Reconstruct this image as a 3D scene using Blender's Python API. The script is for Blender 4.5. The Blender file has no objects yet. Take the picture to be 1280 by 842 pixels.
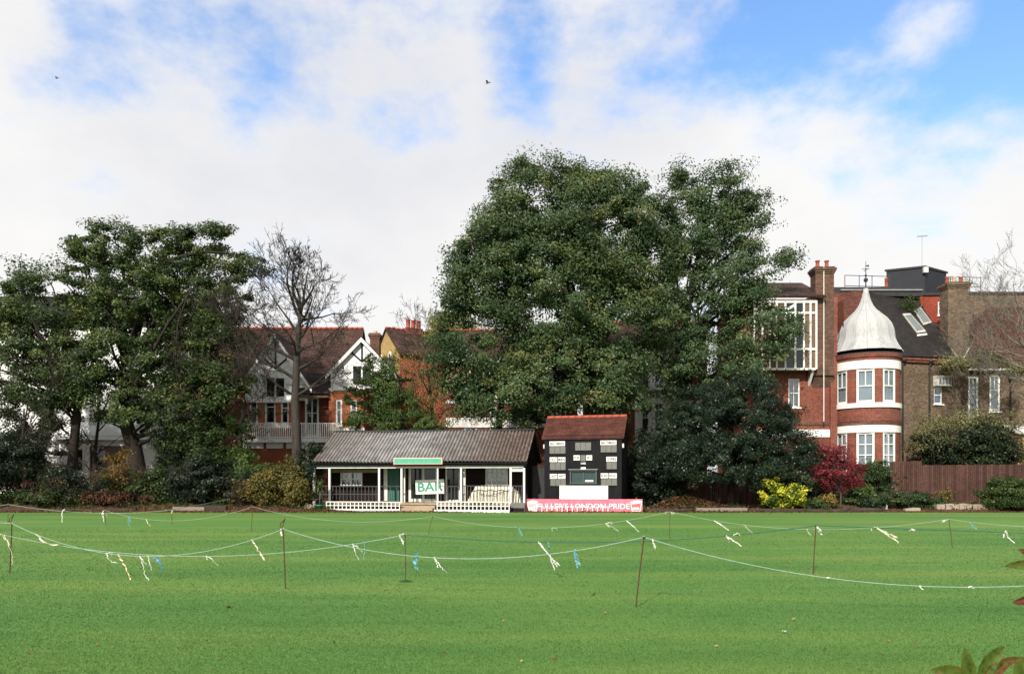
import bpy, math, random
import numpy as np
from mathutils import Vector, Matrix
R = math.radians
C = bpy.context.scene.collection
FPX, CX, HY, CAMH = 930.0, 640.0, 598.0, 2.0   # focal length in photo pixels, horizon row, eye height (m)

# ------------------------------------------------------------------ helpers
def P(px, py, Y):
    """point of the place seen at a photo pixel, at distance Y"""
    return Vector(((px-CX)/FPX*Y, Y, CAMH+(HY-py)/FPX*Y))
def GY(py):
    return CAMH*FPX/(py-HY)

def link(o, parent=None):
    C.objects.link(o)
    if parent is not None: o.parent = parent
    return o
def tag(o, label=None, cat=None, group=None, kind=None):
    if label: o['label'] = label
    if cat: o['category'] = cat
    if group: o['group'] = group
    if kind: o['kind'] = kind
    return o
def empty(name, loc=(0,0,0), rz=0, label=None, cat=None, group=None):
    o = bpy.data.objects.new(name, None); link(o)
    o.location = loc; o.rotation_euler = (0,0,rz); o.empty_display_size = .2
    return tag(o, label, cat, group)

class MB:
    def __init__(s, M=None): s.v=[]; s.f=[]; s.M=M
    def add(s, vs, fs):
        n=len(s.v)
        if s.M is not None: vs=[s.M@Vector(v) for v in vs]
        s.v += [tuple(v) for v in vs]; s.f += [tuple(i+n for i in f) for f in fs]
        return s
    def box(s,x0,x1,y0,y1,z0,z1):
        return s.add([(x0,y0,z0),(x1,y0,z0),(x1,y1,z0),(x0,y1,z0),(x0,y0,z1),(x1,y0,z1),(x1,y1,z1),(x0,y1,z1)],
            [(3,2,1,0),(4,5,6,7),(0,1,5,4),(1,2,6,5),(2,3,7,6),(3,0,4,7)])
    def quad(s,a,b,c,d): return s.add([a,b,c,d],[(0,1,2,3)])
    def poly(s,vs): return s.add(vs,[tuple(range(len(vs)))])
    def prism_y(s, pts, y0, y1):
        """polygon of (x,z), front at y0"""
        n=len(pts)
        vs=[(x,y0,z) for x,z in pts]+[(x,y1,z) for x,z in pts]
        fs=[tuple(range(n)), tuple(range(2*n-1,n-1,-1))]+[((i+1)%n,i,i+n,(i+1)%n+n) for i in range(n)]
        return s.add(vs,fs)
    def prism_x(s, pts, x0, x1):
        n=len(pts)
        vs=[(x0,y,z) for y,z in pts]+[(x1,y,z) for y,z in pts]
        fs=[tuple(range(n)), tuple(range(2*n-1,n-1,-1))]+[((i+1)%n,i,i+n,(i+1)%n+n) for i in range(n)]
        return s.add(vs,fs)
    def tube(s, pts, rad, n=6, caps=True):
        pts=[Vector(p) for p in pts]
        if not hasattr(rad,'__len__'): rad=[rad]*len(pts)
        vs=[]; fs=[]
        for i,p in enumerate(pts):
            d=(pts[min(i+1,len(pts)-1)]-pts[max(i-1,0)])
            if d.length<1e-9: d=Vector((0,0,1))
            d.normalize()
            a=Vector((1,0,0)) if abs(d.x)<.8 else Vector((0,1,0))
            u=d.cross(a).normalized(); w=d.cross(u)
            for k in range(n):
                t=2*math.pi*k/n
                vs.append(p+(u*math.cos(t)+w*math.sin(t))*rad[i])
        for i in range(len(pts)-1):
            for k in range(n):
                fs.append((i*n+k,i*n+(k+1)%n,(i+1)*n+(k+1)%n,(i+1)*n+k))
        if caps:
            fs.append(tuple(range(n-1,-1,-1))); b=(len(pts)-1)*n; fs.append(tuple(b+k for k in range(n)))
        return s.add(vs,fs)
    def lathe(s, prof, c=(0,0,0), n=24, a0=0, a1=2*math.pi):
        full=abs(a1-a0-2*math.pi)<1e-6
        m=n if full else n+1
        vs=[]; fs=[]
        for r,z in prof:
            for k in range(m):
                t=a0+(a1-a0)*k/n
                vs.append((c[0]+r*math.cos(t),c[1]+r*math.sin(t),c[2]+z))
        for i in range(len(prof)-1):
            for k in range(n):
                k2=(k+1)%m
                fs.append((i*m+k,i*m+k2,(i+1)*m+k2,(i+1)*m+k))
        return s.add(vs,fs)
    def wall(s,x0,x1,z0,z1,y,holes,d=.16):
        """wall face looking to -y with real openings and reveals"""
        xs=sorted({x0,x1}|{h[0] for h in holes}|{h[1] for h in holes}); zs=sorted({z0,z1}|{h[2] for h in holes}|{h[3] for h in holes})
        xs=[x for x in xs if x0-1e-6<=x<=x1+1e-6]; zs=[z for z in zs if z0-1e-6<=z<=z1+1e-6]
        for i in range(len(xs)-1):
            for j in range(len(zs)-1):
                mx=(xs[i]+xs[i+1])/2; mz=(zs[j]+zs[j+1])/2
                if any(h[0]<mx<h[1] and h[2]<mz<h[3] for h in holes): continue
                s.quad((xs[i],y,zs[j]),(xs[i+1],y,zs[j]),(xs[i+1],y,zs[j+1]),(xs[i],y,zs[j+1]))
        for a,b,c,e in holes:
            s.quad((a,y,c),(a,y,e),(a,y+d,e),(a,y+d,c)); s.quad((b,y,e),(b,y,c),(b,y+d,c),(b,y+d,e))
            s.quad((a,y,e),(b,y,e),(b,y+d,e),(a,y+d,e)); s.quad((b,y,c),(a,y,c),(a,y+d,c),(b,y+d,c))
        return s
    def build(s,name,mat,parent=None,smooth=False,bevel=0):
        me=bpy.data.meshes.new(name); me.from_pydata(s.v,[],s.f); me.update()
        if mat: me.materials.append(mat)
        if smooth: me.polygons.foreach_set('use_smooth',[True]*len(me.polygons))
        o=link(bpy.data.objects.new(name,me),parent)
        if bevel:
            m=o.modifiers.new('bevel','BEVEL'); m.width=bevel; m.segments=2; m.limit_method='ANGLE'
        return o

class Frame:
    """local axes of a thing: pixel -> local (x,z) on the plane y=ly"""
    def __init__(s,x,y,th): s.x,s.y,s.th=x,y,th
    def l(s,px,py,ly=0):
        a=(px-CX)/FPX; c,sn=math.cos(s.th),math.sin(s.th)
        t=(ly-sn*s.x+c*s.y)/(c-sn*a)
        rx,ry=t*a-s.x,t-s.y
        return c*rx+sn*ry, CAMH+(HY-py)/FPX*t
    def rect(s,px0,px1,py0,py1,ly=0):
        x0,za=s.l(px0,py0,ly); x1,zb=s.l(px1,py0,ly); _,zc=s.l(px0,py1,ly); _,zd=s.l(px1,py1,ly)
        return x0,x1,(zc+zd)/2,(za+zb)/2

def text_mb(txt, width, height, bold=.0, depth=.006):
    """lettering as real mesh, centred on the origin in the x-z plane, facing -y"""
    cu=bpy.data.curves.new('lettering','FONT'); cu.body=txt; cu.size=1; cu.offset=bold; cu.extrude=.01; cu.resolution_u=3
    o=bpy.data.objects.new('lettering',cu); C.objects.link(o)
    bpy.context.view_layer.update()
    me=bpy.data.meshes.new_from_object(o.evaluated_get(bpy.context.evaluated_depsgraph_get()))
    v=np.zeros(len(me.vertices)*3,'f'); me.vertices.foreach_get('co',v); v=v.reshape(-1,3)
    fs=[tuple(p.vertices) for p in me.polygons]
    bpy.data.objects.remove(o); bpy.data.curves.remove(cu); bpy.data.meshes.remove(me)
    lo,hi=v.min(0),v.max(0); w=v-(lo+hi)/2
    k=width/(hi[0]-lo[0]); kz=height/(hi[1]-lo[1])
    vs=[(a*k,-c/.01*depth/2,b*kz) for a,b,c in w]
    return vs,fs

# ------------------------------------------------------------------ materials
def mat(name):
    m=bpy.data.materials.new(name); m.use_nodes=True
    nt=m.node_tree; b=nt.nodes['Principled BSDF']
    return m,nt,b
def N(nt,t,**k):
    n=nt.nodes.new(t)
    for a,v in k.items(): setattr(n,a,v)
    return n
def ramp(nt,fac,stops):
    r=N(nt,'ShaderNodeValToRGB'); e=r.color_ramp.elements
    while len(e)<len(stops): e.new(.5)
    for q,(p,c) in zip(e,stops): q.position=p; q.color=(*c,1) if len(c)==3 else c
    nt.links.new(fac,r.inputs[0]); return r
def mixc(nt,fac,a,b,mode='MIX'):
    m=N(nt,'ShaderNodeMix',data_type='RGBA',blend_type=mode)
    for s,v in ((0,fac),(6,a),(7,b)):
        if hasattr(v,'links') or hasattr(v,'is_linked'): nt.links.new(v,m.inputs[s])
        elif s==0: m.inputs[0].default_value=v
        else: m.inputs[s].default_value=(*v,1)
    return m.outputs[2]
def noise(nt,vec,scale,detail=4,rough=.55):
    n=N(nt,'ShaderNodeTexNoise'); n.inputs['Scale'].default_value=scale; n.inputs['Detail'].default_value=detail; n.inputs['Roughness'].default_value=rough
    nt.links.new(vec,n.inputs['Vector']); return n.outputs['Fac']
def objvec(nt,scale=None):
    t=N(nt,'ShaderNodeTexCoord'); v=t.outputs['Object']
    if scale:
        m=N(nt,'ShaderNodeMapping'); m.inputs['Scale'].default_value=scale; nt.links.new(v,m.inputs[0]); v=m.outputs[0]
    return v
def bump(nt,b,h,st=.3,dist=.02):
    n=N(nt,'ShaderNodeBump'); n.inputs['Strength'].default_value=st; n.inputs['Distance'].default_value=dist
    nt.links.new(h,n.inputs['Height']); nt.links.new(n.outputs[0],b.inputs['Normal'])
def weathered(name,c1,c2,rough=.7,scale=2.5,fine=25,stretch=None,metal=0,bmp=.2,c3=None):
    m,nt,b=mat(name); v=objvec(nt,stretch)
    f=noise(nt,v,scale,6,.62); g=noise(nt,v,fine,3,.6)
    a=N(nt,'ShaderNodeMath',operation='MULTIPLY_ADD'); nt.links.new(g,a.inputs[0]); a.inputs[1].default_value=.45
    sb=N(nt,'ShaderNodeMath',operation='MULTIPLY'); nt.links.new(f,sb.inputs[0]); sb.inputs[1].default_value=.6; nt.links.new(sb.outputs[0],a.inputs[2])
    st=[(.36,c1),(.66,c2)]
    if c3: st=[(.36,c1),(.55,c2),(.7,c3)]
    r=ramp(nt,a.outputs[0],st); nt.links.new(r.outputs[0],b.inputs['Base Color'])
    b.inputs['Roughness'].default_value=rough; b.inputs['Metallic'].default_value=metal; b.inputs['Specular IOR Level'].default_value=.12 if max(c1)<.06 else .35
    if bmp: bump(nt,b,a.outputs[0],bmp,.01)
    return m
def wallvec(nt,soff=0):
    t=N(nt,'ShaderNodeTexCoord'); s=N(nt,'ShaderNodeSeparateXYZ'); nt.links.new(t.outputs['Object'],s.inputs[0])
    a=N(nt,'ShaderNodeMath',operation='ADD'); nt.links.new(s.outputs[0],a.inputs[0]); nt.links.new(s.outputs[1],a.inputs[1])
    c=N(nt,'ShaderNodeCombineXYZ'); nt.links.new(a.outputs[0],c.inputs[0]); nt.links.new(s.outputs[2],c.inputs[1])
    return c.outputs[0],t.outputs['Object']
def brick(name,c1,c2,mortar,w=.225,h=.075,ms=.008,stain=(.5,.45,.42),samt=.5,rough=.85,bmp=.4,off=.5):
    m,nt,b=mat(name); v,o=wallvec(nt)
    t=N(nt,'ShaderNodeTexBrick'); nt.links.new(v,t.inputs['Vector'])
    t.inputs['Scale'].default_value=1; t.inputs['Brick Width'].default_value=w; t.inputs['Row Height'].default_value=h
    t.inputs['Mortar Size'].default_value=ms; t.inputs['Color1'].default_value=(*c1,1); t.inputs['Color2'].default_value=(*c2,1); t.inputs['Mortar'].default_value=(*mortar,1)
    t.offset=off
    f=noise(nt,o,.55,6,.65); r=ramp(nt,f,[(.38,(1,1,1)),(.68,stain)])
    g=noise(nt,o,6,4,.7); r2=ramp(nt,g,[(.3,(.55,.53,.53)),(.7,(1.3,1.27,1.22))])
    c=mixc(nt,samt,t.outputs['Color'],r.outputs[0],'MULTIPLY'); c=mixc(nt,.8,c,r2.outputs[0],'MULTIPLY')
    nt.links.new(c,b.inputs['Base Color']); b.inputs['Roughness'].default_value=rough; b.inputs['Specular IOR Level'].default_value=.2
    inv=N(nt,'ShaderNodeMath',operation='SUBTRACT'); inv.inputs[0].default_value=1; nt.links.new(t.outputs['Fac'],inv.inputs[1])
    bump(nt,b,inv.outputs[0],bmp,.012)
    return m
def leafmat(name,stops,trans=.3,rough=.5,tcol=None,spec=.25):
    m,nt,b=mat(name)
    at=N(nt,'ShaderNodeAttribute',attribute_name='tint'); r=ramp(nt,at.outputs['Fac'],stops)
    nt.links.new(r.outputs[0],b.inputs['Base Color']); b.inputs['Roughness'].default_value=rough
    b.inputs['Specular IOR Level'].default_value=spec
    t=N(nt,'ShaderNodeBsdfTranslucent'); h=mixc(nt,.5,r.outputs[0],tcol or (.12,.16,.02)); nt.links.new(h,t.inputs['Color'])
    mx=N(nt,'ShaderNodeMixShader'); mx.inputs[0].default_value=trans
    nt.links.new(b.outputs[0],mx.inputs[1]); nt.links.new(t.outputs[0],mx.inputs[2]); nt.links.new(mx.outputs[0],nt.nodes['Material Output'].inputs[0])
    return m
def glassmat(name,tint=(.75,.8,.82),clear=.75):
    m,nt,b=mat(name); nt.nodes.remove(b)
    t=N(nt,'ShaderNodeBsdfTransparent'); t.inputs[0].default_value=(*tint,1)
    g=N(nt,'ShaderNodeBsdfGlossy'); g.inputs['Roughness'].default_value=.03
    mx=N(nt,'ShaderNodeMixShader'); mx.inputs[0].default_value=1-clear
    nt.links.new(t.outputs[0],mx.inputs[1]); nt.links.new(g.outputs[0],mx.inputs[2]); nt.links.new(mx.outputs[0],nt.nodes['Material Output'].inputs[0])
    return m
def plain(name,c,rough=.6,metal=0,spec=.5):
    m,nt,b=mat(name); v=objvec(nt); g=noise(nt,v,9,5,.6)
    r=ramp(nt,g,[(.3,tuple(x*.8 for x in c)),(.7,tuple(min(1,x*1.12) for x in c))]); nt.links.new(r.outputs[0],b.inputs['Base Color'])
    b.inputs['Roughness'].default_value=rough; b.inputs['Metallic'].default_value=metal; b.inputs['Specular IOR Level'].default_value=spec
    return m

M={}
M['red_brick']=brick('red_brick',(.27,.068,.038),(.15,.042,.029),(.22,.145,.115),stain=(.5,.42,.42),samt=.75)
M['orange_brick']=brick('orange_brick',(.45,.12,.045),(.36,.09,.038),(.33,.2,.14),samt=.6)
M['stock_brick']=brick('stock_brick',(.20,.14,.092),(.075,.052,.038),(.19,.16,.125),stain=(.55,.5,.48),samt=.7)
M['dark_brick']=brick('dark_brick',(.19,.09,.058),(.075,.045,.036),(.16,.12,.10),stain=(.45,.42,.42),samt=.7)
M['yellow_brick']=brick('yellow_brick',(.47,.34,.13),(.4,.28,.10),(.42,.33,.18),samt=.5)
M['tile_red']=brick('tile_red',(.28,.075,.04),(.17,.045,.03),(.06,.025,.02),w=.2,h=.13,ms=.014,stain=(.42,.36,.33),samt=.8,bmp=.6)
M['tile_russet']=brick('russet_tile',(.135,.060,.045),(.062,.034,.029),(.025,.015,.014),w=.3,h=.15,ms=.018,stain=(.5,.45,.43),samt=.8,bmp=.6)
M['tile_hung']=brick('tile_hung',(.36,.075,.045),(.29,.06,.04),(.1,.03,.02),w=.2,h=.14,ms=.012,samt=.4,bmp=.6)
M['tile_brown']=brick('tile_brown',(.12,.062,.046),(.048,.030,.027),(.02,.014,.014),w=.3,h=.15,ms=.018,stain=(.45,.42,.42),samt=.85,bmp=.6)
M['slate']=brick('slate',(.022,.019,.019),(.012,.011,.012),(.01,.01,.01),w=.3,h=.2,ms=.012,stain=(1.8,1.65,1.4),samt=.6,rough=.62,bmp=.5)
M['ridge_tile']=weathered('ridge_tile',(.42,.09,.05),(.28,.06,.035),.8)
M['render_white']=weathered('white_render',(.82,.83,.83),(.68,.69,.68),.75,.8,8)
M['white_paint']=weathered('white_paint',(.80,.80,.77),(.70,.70,.66),.5,1.5,20,bmp=.05)
M['old_white']=weathered('old_white_paint',(.76,.75,.70),(.5,.49,.44),.6,2,18)
M['lead']=weathered('lead_sheet',(.27,.275,.285),(.40,.405,.41),.5,1.2,9,stretch=(1,1,.35),bmp=.1,c3=(.30,.30,.30))
M['black_timber']=weathered('black_timber',(.006,.006,.008),(.014,.014,.016),.75,3,20,stretch=(1,1,.25))
M['brown_timber']=weathered('dark_brown_timber',(.010,.006,.006),(.021,.012,.011),.75,3,20,stretch=(.25,1,1))
M['fence_timber']=brick('fence_boards',(.118,.060,.048),(.055,.029,.024),(.012,.007,.006),w=.14,h=9,ms=.006,stain=(.55,.55,.55),samt=.7,off=0)
M['grey_rail']=weathered('grey_rail_paint',(.045,.045,.05),(.075,.075,.082),.6)
M['deck']=weathered('worn_boards',(.24,.18,.12),(.36,.28,.19),.8,2,12)
M['asphalt_felt']=weathered('grey_cladding',(.022,.024,.031),(.029,.031,.039),.6,1,7,bmp=.05)
M['felt']=weathered('roofing_felt',(.03,.03,.033),(.05,.05,.053),.8)
M['iron']=weathered('dark_iron',(.03,.03,.03),(.06,.055,.05),.5,6,30)
M['grey_metal']=weathered('grey_metal',(.25,.26,.27),(.36,.37,.38),.45,4,20,metal=.5)
M['rust']=weathered('rusty_iron',(.055,.028,.02),(.10,.05,.032),.8,8,40)
M['pot_red']=weathered('terracotta',(.33,.08,.05),(.24,.06,.04),.8)
M['pot_buff']=weathered('buff_clay',(.55,.45,.3),(.45,.36,.24),.8)
M['curtain']=weathered('net_curtain',(.62,.64,.66),(.42,.44,.46),.9,3,8,stretch=(5,5,.3))
M['dim_curtain']=weathered('dim_curtain',(.10,.10,.11),(.26,.26,.27),.9,1.6,6,stretch=(4,4,.3))
M['glass']=glassmat('window_glass',clear=.86)
M['dark_glass']=plain('dark_glass',(.010,.012,.014),.06,0,.7)
M['green_door']=weathered('green_door_paint',(.022,.10,.075),(.035,.14,.10),.5,2,12,stretch=(4,1,.3))
M['sign_green']=weathered('sign_green_paint',(.07,.32,.205),(.10,.38,.25),.5,2,15,bmp=0)
M['sign_letter']=plain('sign_letter_green',(.04,.33,.19),.5)
M['sign_red']=plain('sign_red_edge',(.36,.045,.04),.5)
M['letter_green']=plain('letter_green',(.03,.25,.13),.5)
M['board_white']=weathered('board_white',(.84,.84,.82),(.76,.76,.73),.5,1.5,10,bmp=0)
M['plate_ink']=plain('plate_ink',(.03,.03,.03),.6)
M['slot_grey']=weathered('number_plate_grey',(.085,.085,.08),(.18,.18,.165),.6,5,26,stretch=(6,1,1),bmp=.1)
M['pink']=weathered('banner_pink',(.72,.11,.17),(.78,.20,.27),.5,.5,6,bmp=0)
M['banner_white']=plain('banner_white',(.85,.80,.80),.5)
M['concrete']=weathered('concrete',(.10,.10,.095),(.17,.165,.155),.85)
M['stone']=weathered('garden_stone',(.20,.16,.12),(.36,.30,.24),.85,2,9)
M['log']=weathered('edging_log',(.025,.02,.017),(.065,.053,.045),.85,3,20,stretch=(.3,1,1))
M['pale_log']=weathered('pale_sleeper',(.16,.13,.11),(.24,.20,.17),.85,3,20,stretch=(.3,1,1))
M['tarp']=weathered('cream_tarpaulin',(.42,.38,.28),(.66,.62,.50),.6,4,14,c3=(.75,.72,.62))
M['pot_green']=plain('green_plastic',(.02,.17,.10),.45)
M['black_plastic']=plain('black_plastic',(.02,.02,.022),.5)
M['bark']=weathered('bark',(.017,.014,.011),(.040,.033,.027),.9,2,14,stretch=(3,3,.5),bmp=.6)
M['bark_grey']=weathered('grey_bark',(.055,.05,.042),(.11,.10,.085),.9,2,14,stretch=(3,3,.5),bmp=.6)
M['bark_dim']=weathered('dim_grey_bark',(.028,.024,.021),(.060,.052,.046),.9,2,14,stretch=(3,3,.5),bmp=.6)
M['twig']=weathered('twig_bark',(.026,.021,.018),(.052,.043,.037),.9,2,14,bmp=0)
M['twig_grey']=weathered('grey_twig',(.10,.09,.075),(.17,.155,.13),.9,2,14,bmp=0)
M['rope']=plain('pale_rope',(.25,.36,.29),.7)
M['rope_green']=plain('dark_green_rope',(.02,.11,.07),.6)
M['tape_white']=plain('white_tape',(.60,.60,.57),.5)
M['tape_cream']=plain('cream_tape',(.56,.51,.38),.5)
M['tape_blue']=plain('blue_twine',(.10,.27,.34),.5)
M['feather']=plain('bird_feather',(.10,.10,.11),.7)
# corrugated sheet roof: weathering spots and a mossy, leaf-stained end
def corrugated():
    m,nt,b=mat('corrugated_sheet'); v=objvec(nt,(1,1,1))
    f=noise(nt,v,1.3,6,.7); g=noise(nt,v,14,3,.7)
    r=ramp(nt,f,[(.3,(.125,.125,.127)),(.52,(.255,.255,.258)),(.72,(.39,.388,.385))])
    s=N(nt,'ShaderNodeSeparateXYZ'); nt.links.new(v,s.inputs[0])
    mr=N(nt,'ShaderNodeMapRange'); mr.inputs[1].default_value=.8; mr.inputs[2].default_value=6.2; nt.links.new(s.outputs[0],mr.inputs[0])
    ml=N(nt,'ShaderNodeMath',operation='MULTIPLY'); nt.links.new(mr.outputs[0],ml.inputs[0])
    h=noise(nt,v,5,5,.75); rh=ramp(nt,h,[(.42,(0,0,0)),(.58,(1,1,1))]); nt.links.new(rh.outputs[0],ml.inputs[1])
    c=mixc(nt,ml.outputs[0],r.outputs[0],(.17,.085,.055))
    c=mixc(nt,.7,c,ramp(nt,g,[(.35,(.55,.52,.5)),(.6,(1.05,1.05,1.02))]).outputs[0],'MULTIPLY')
    mr2=N(nt,'ShaderNodeMapRange'); mr2.inputs[1].default_value=-1; mr2.inputs[2].default_value=5; nt.links.new(s.outputs[0],mr2.inputs[0])
    c=mixc(nt,mr2.outputs[0],c,mixc(nt,1,c,(.52,.48,.45),'MULTIPLY'))
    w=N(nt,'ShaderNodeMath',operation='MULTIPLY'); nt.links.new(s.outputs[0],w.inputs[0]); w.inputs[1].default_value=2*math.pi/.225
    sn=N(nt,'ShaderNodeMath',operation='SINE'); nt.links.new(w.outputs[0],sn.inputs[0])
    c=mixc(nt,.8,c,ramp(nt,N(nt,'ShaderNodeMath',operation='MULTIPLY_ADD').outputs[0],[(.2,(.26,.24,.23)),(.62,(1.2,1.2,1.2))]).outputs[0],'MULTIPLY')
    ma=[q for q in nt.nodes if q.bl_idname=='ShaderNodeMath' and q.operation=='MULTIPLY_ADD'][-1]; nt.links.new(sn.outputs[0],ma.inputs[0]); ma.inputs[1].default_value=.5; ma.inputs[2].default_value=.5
    mr3=N(nt,'ShaderNodeMapRange'); mr3.inputs[1].default_value=-2.5; mr3.inputs[2].default_value=-6.5; nt.links.new(s.outputs[0],mr3.inputs[0])
    c=mixc(nt,mr3.outputs[0],c,mixc(nt,1,c,(.62,.55,.53),'MULTIPLY'))
    nt.links.new(c,b.inputs['Base Color']); b.inputs['Roughness'].default_value=.6
    return m
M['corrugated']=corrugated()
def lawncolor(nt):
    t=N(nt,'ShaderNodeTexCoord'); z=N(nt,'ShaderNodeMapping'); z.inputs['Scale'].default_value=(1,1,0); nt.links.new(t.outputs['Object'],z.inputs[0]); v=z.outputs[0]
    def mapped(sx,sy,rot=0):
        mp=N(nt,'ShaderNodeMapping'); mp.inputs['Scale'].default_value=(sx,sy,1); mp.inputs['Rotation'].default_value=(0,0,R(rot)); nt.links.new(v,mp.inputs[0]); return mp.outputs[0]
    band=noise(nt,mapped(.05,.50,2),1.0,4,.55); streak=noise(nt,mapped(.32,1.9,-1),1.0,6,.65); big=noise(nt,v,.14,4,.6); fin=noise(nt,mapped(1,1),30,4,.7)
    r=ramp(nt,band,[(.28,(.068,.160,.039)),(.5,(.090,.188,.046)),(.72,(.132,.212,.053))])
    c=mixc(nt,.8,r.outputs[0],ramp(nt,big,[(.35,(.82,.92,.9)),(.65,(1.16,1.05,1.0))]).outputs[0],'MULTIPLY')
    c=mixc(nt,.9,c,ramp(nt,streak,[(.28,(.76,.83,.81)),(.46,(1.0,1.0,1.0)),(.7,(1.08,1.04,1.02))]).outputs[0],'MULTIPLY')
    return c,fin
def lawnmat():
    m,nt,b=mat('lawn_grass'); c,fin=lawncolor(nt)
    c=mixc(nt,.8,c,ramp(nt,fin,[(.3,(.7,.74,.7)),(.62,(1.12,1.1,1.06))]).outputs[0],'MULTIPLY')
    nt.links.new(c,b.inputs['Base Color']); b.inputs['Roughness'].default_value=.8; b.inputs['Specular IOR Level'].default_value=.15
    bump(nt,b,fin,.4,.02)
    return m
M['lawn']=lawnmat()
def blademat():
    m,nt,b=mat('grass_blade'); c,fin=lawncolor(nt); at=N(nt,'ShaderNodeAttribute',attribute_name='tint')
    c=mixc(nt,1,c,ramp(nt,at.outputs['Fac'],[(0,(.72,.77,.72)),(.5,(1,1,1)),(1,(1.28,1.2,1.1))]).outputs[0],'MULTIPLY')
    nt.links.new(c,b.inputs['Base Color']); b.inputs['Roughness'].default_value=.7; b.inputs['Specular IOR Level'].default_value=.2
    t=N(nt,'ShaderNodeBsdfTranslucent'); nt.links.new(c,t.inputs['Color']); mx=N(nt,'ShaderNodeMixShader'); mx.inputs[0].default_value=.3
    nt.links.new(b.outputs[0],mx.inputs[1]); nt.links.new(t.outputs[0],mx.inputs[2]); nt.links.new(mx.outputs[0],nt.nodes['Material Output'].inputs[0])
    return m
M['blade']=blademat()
M['soil']=weathered('soil_and_litter',(.030,.018,.012),(.085,.05,.03),.95,1.2,16,bmp=.8,c3=(.13,.075,.04))
M['earth']=weathered('garden_earth',(.025,.022,.014),(.05,.045,.025),.95,.6,6,bmp=.5)
M['litter']=leafmat('fallen_leaf',[(0,(.045,.022,.015)),(.5,(.12,.052,.025)),(.85,(.21,.11,.045)),(1,(.34,.24,.11))],.15,.7,(.2,.08,.03))
# foliage
M['oak']=leafmat('oak_leaf',[(0,(.021,.044,.020)),(.45,(.053,.094,.038)),(.8,(.092,.136,.050)),(1,(.150,.160,.056))],.28,.42)
M['oak_b']=leafmat('oak_leaf_cool',[(0,(.023,.046,.024)),(.45,(.055,.098,.043)),(.8,(.090,.140,.056)),(1,(.135,.162,.062))],.28,.42)
M['oak_left']=leafmat('oak_leaf_olive',[(0,(.018,.035,.014)),(.45,(.047,.077,.026)),(.8,(.088,.122,.038)),(1,(.150,.162,.048))],.28,.42)
M['holly']=leafmat('holly_leaf',[(0,(.006,.013,.008)),(.6,(.013,.027,.014)),(1,(.026,.044,.022))],.08,.36)
M['dark_shrub']=leafmat('dark_shrub_leaf',[(0,(.008,.014,.008)),(.6,(.017,.028,.013)),(1,(.035,.05,.02))],.15,.45)
M['mid_shrub']=leafmat('shrub_leaf',[(0,(.022,.042,.012)),(.6,(.045,.075,.018)),(1,(.10,.125,.03))],.3,.45)
M['bright_shrub']=leafmat('fresh_shrub_leaf',[(0,(.03,.058,.018)),(.6,(.055,.10,.028)),(1,(.10,.145,.04))],.35,.45)
M['autumn_shrub']=leafmat('autumn_shrub_leaf',[(0,(.05,.055,.016)),(.4,(.13,.12,.03)),(.75,(.22,.15,.045)),(1,(.27,.13,.05))],.3,.55)
M['ochre']=leafmat('ochre_leaf',[(0,(.10,.06,.02)),(.6,(.19,.12,.03)),(1,(.29,.20,.05))],.3,.55)
M['yellow_var']=leafmat('variegated_leaf',[(0,(.03,.07,.012)),(.42,(.08,.15,.02)),(.52,(.50,.50,.04)),(1,(.78,.70,.08))],.25,.4,(.5,.5,.04))
M['acer']=leafmat('crimson_leaf',[(0,(.07,.012,.018)),(.6,(.17,.022,.032)),(1,(.28,.045,.05))],.3,.5,(.3,.02,.03))
M['grey_green']=leafmat('grey_green_leaf',[(0,(.08,.085,.04)),(.6,(.17,.165,.075)),(1,(.27,.245,.11))],.3,.5)
M['pale_yellow']=leafmat('pale_yellow_leaf',[(0,(.14,.12,.03)),(.6,(.26,.22,.05)),(1,(.36,.31,.09))],.35,.5)
M['ivy']=leafmat('ivy_leaf',[(0,(.012,.026,.010)),(.6,(.026,.05,.016)),(1,(.05,.08,.024))],.15,.4)
M['yucca']=leafmat('yucca_leaf',[(0,(.05,.08,.025)),(1,(.11,.15,.05))],.2,.4)
M['photinia']=leafmat('photinia_leaf',[(0,(.045,.090,.014)),(.58,(.085,.125,.022)),(.78,(.15,.070,.024)),(1,(.11,.016,.018))],.3,.35,(.14,.10,.02))

def blemish(m,scale,lo):
    nt=m.node_tree; b=nt.nodes['Principled BSDF']; src=b.inputs['Base Color'].links[0].from_socket
    f=noise(nt,objvec(nt),scale,6,.7); c=mixc(nt,1,src,ramp(nt,f,[(.36,lo),(.5,(1,1,1)),(.68,(1.25,1.2,1.1))]).outputs[0],'MULTIPLY'); nt.links.new(c,b.inputs['Base Color'])
    bump(nt,b,f,.25,.003)
blemish(M['photinia'],55,(.45,.40,.38))
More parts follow.
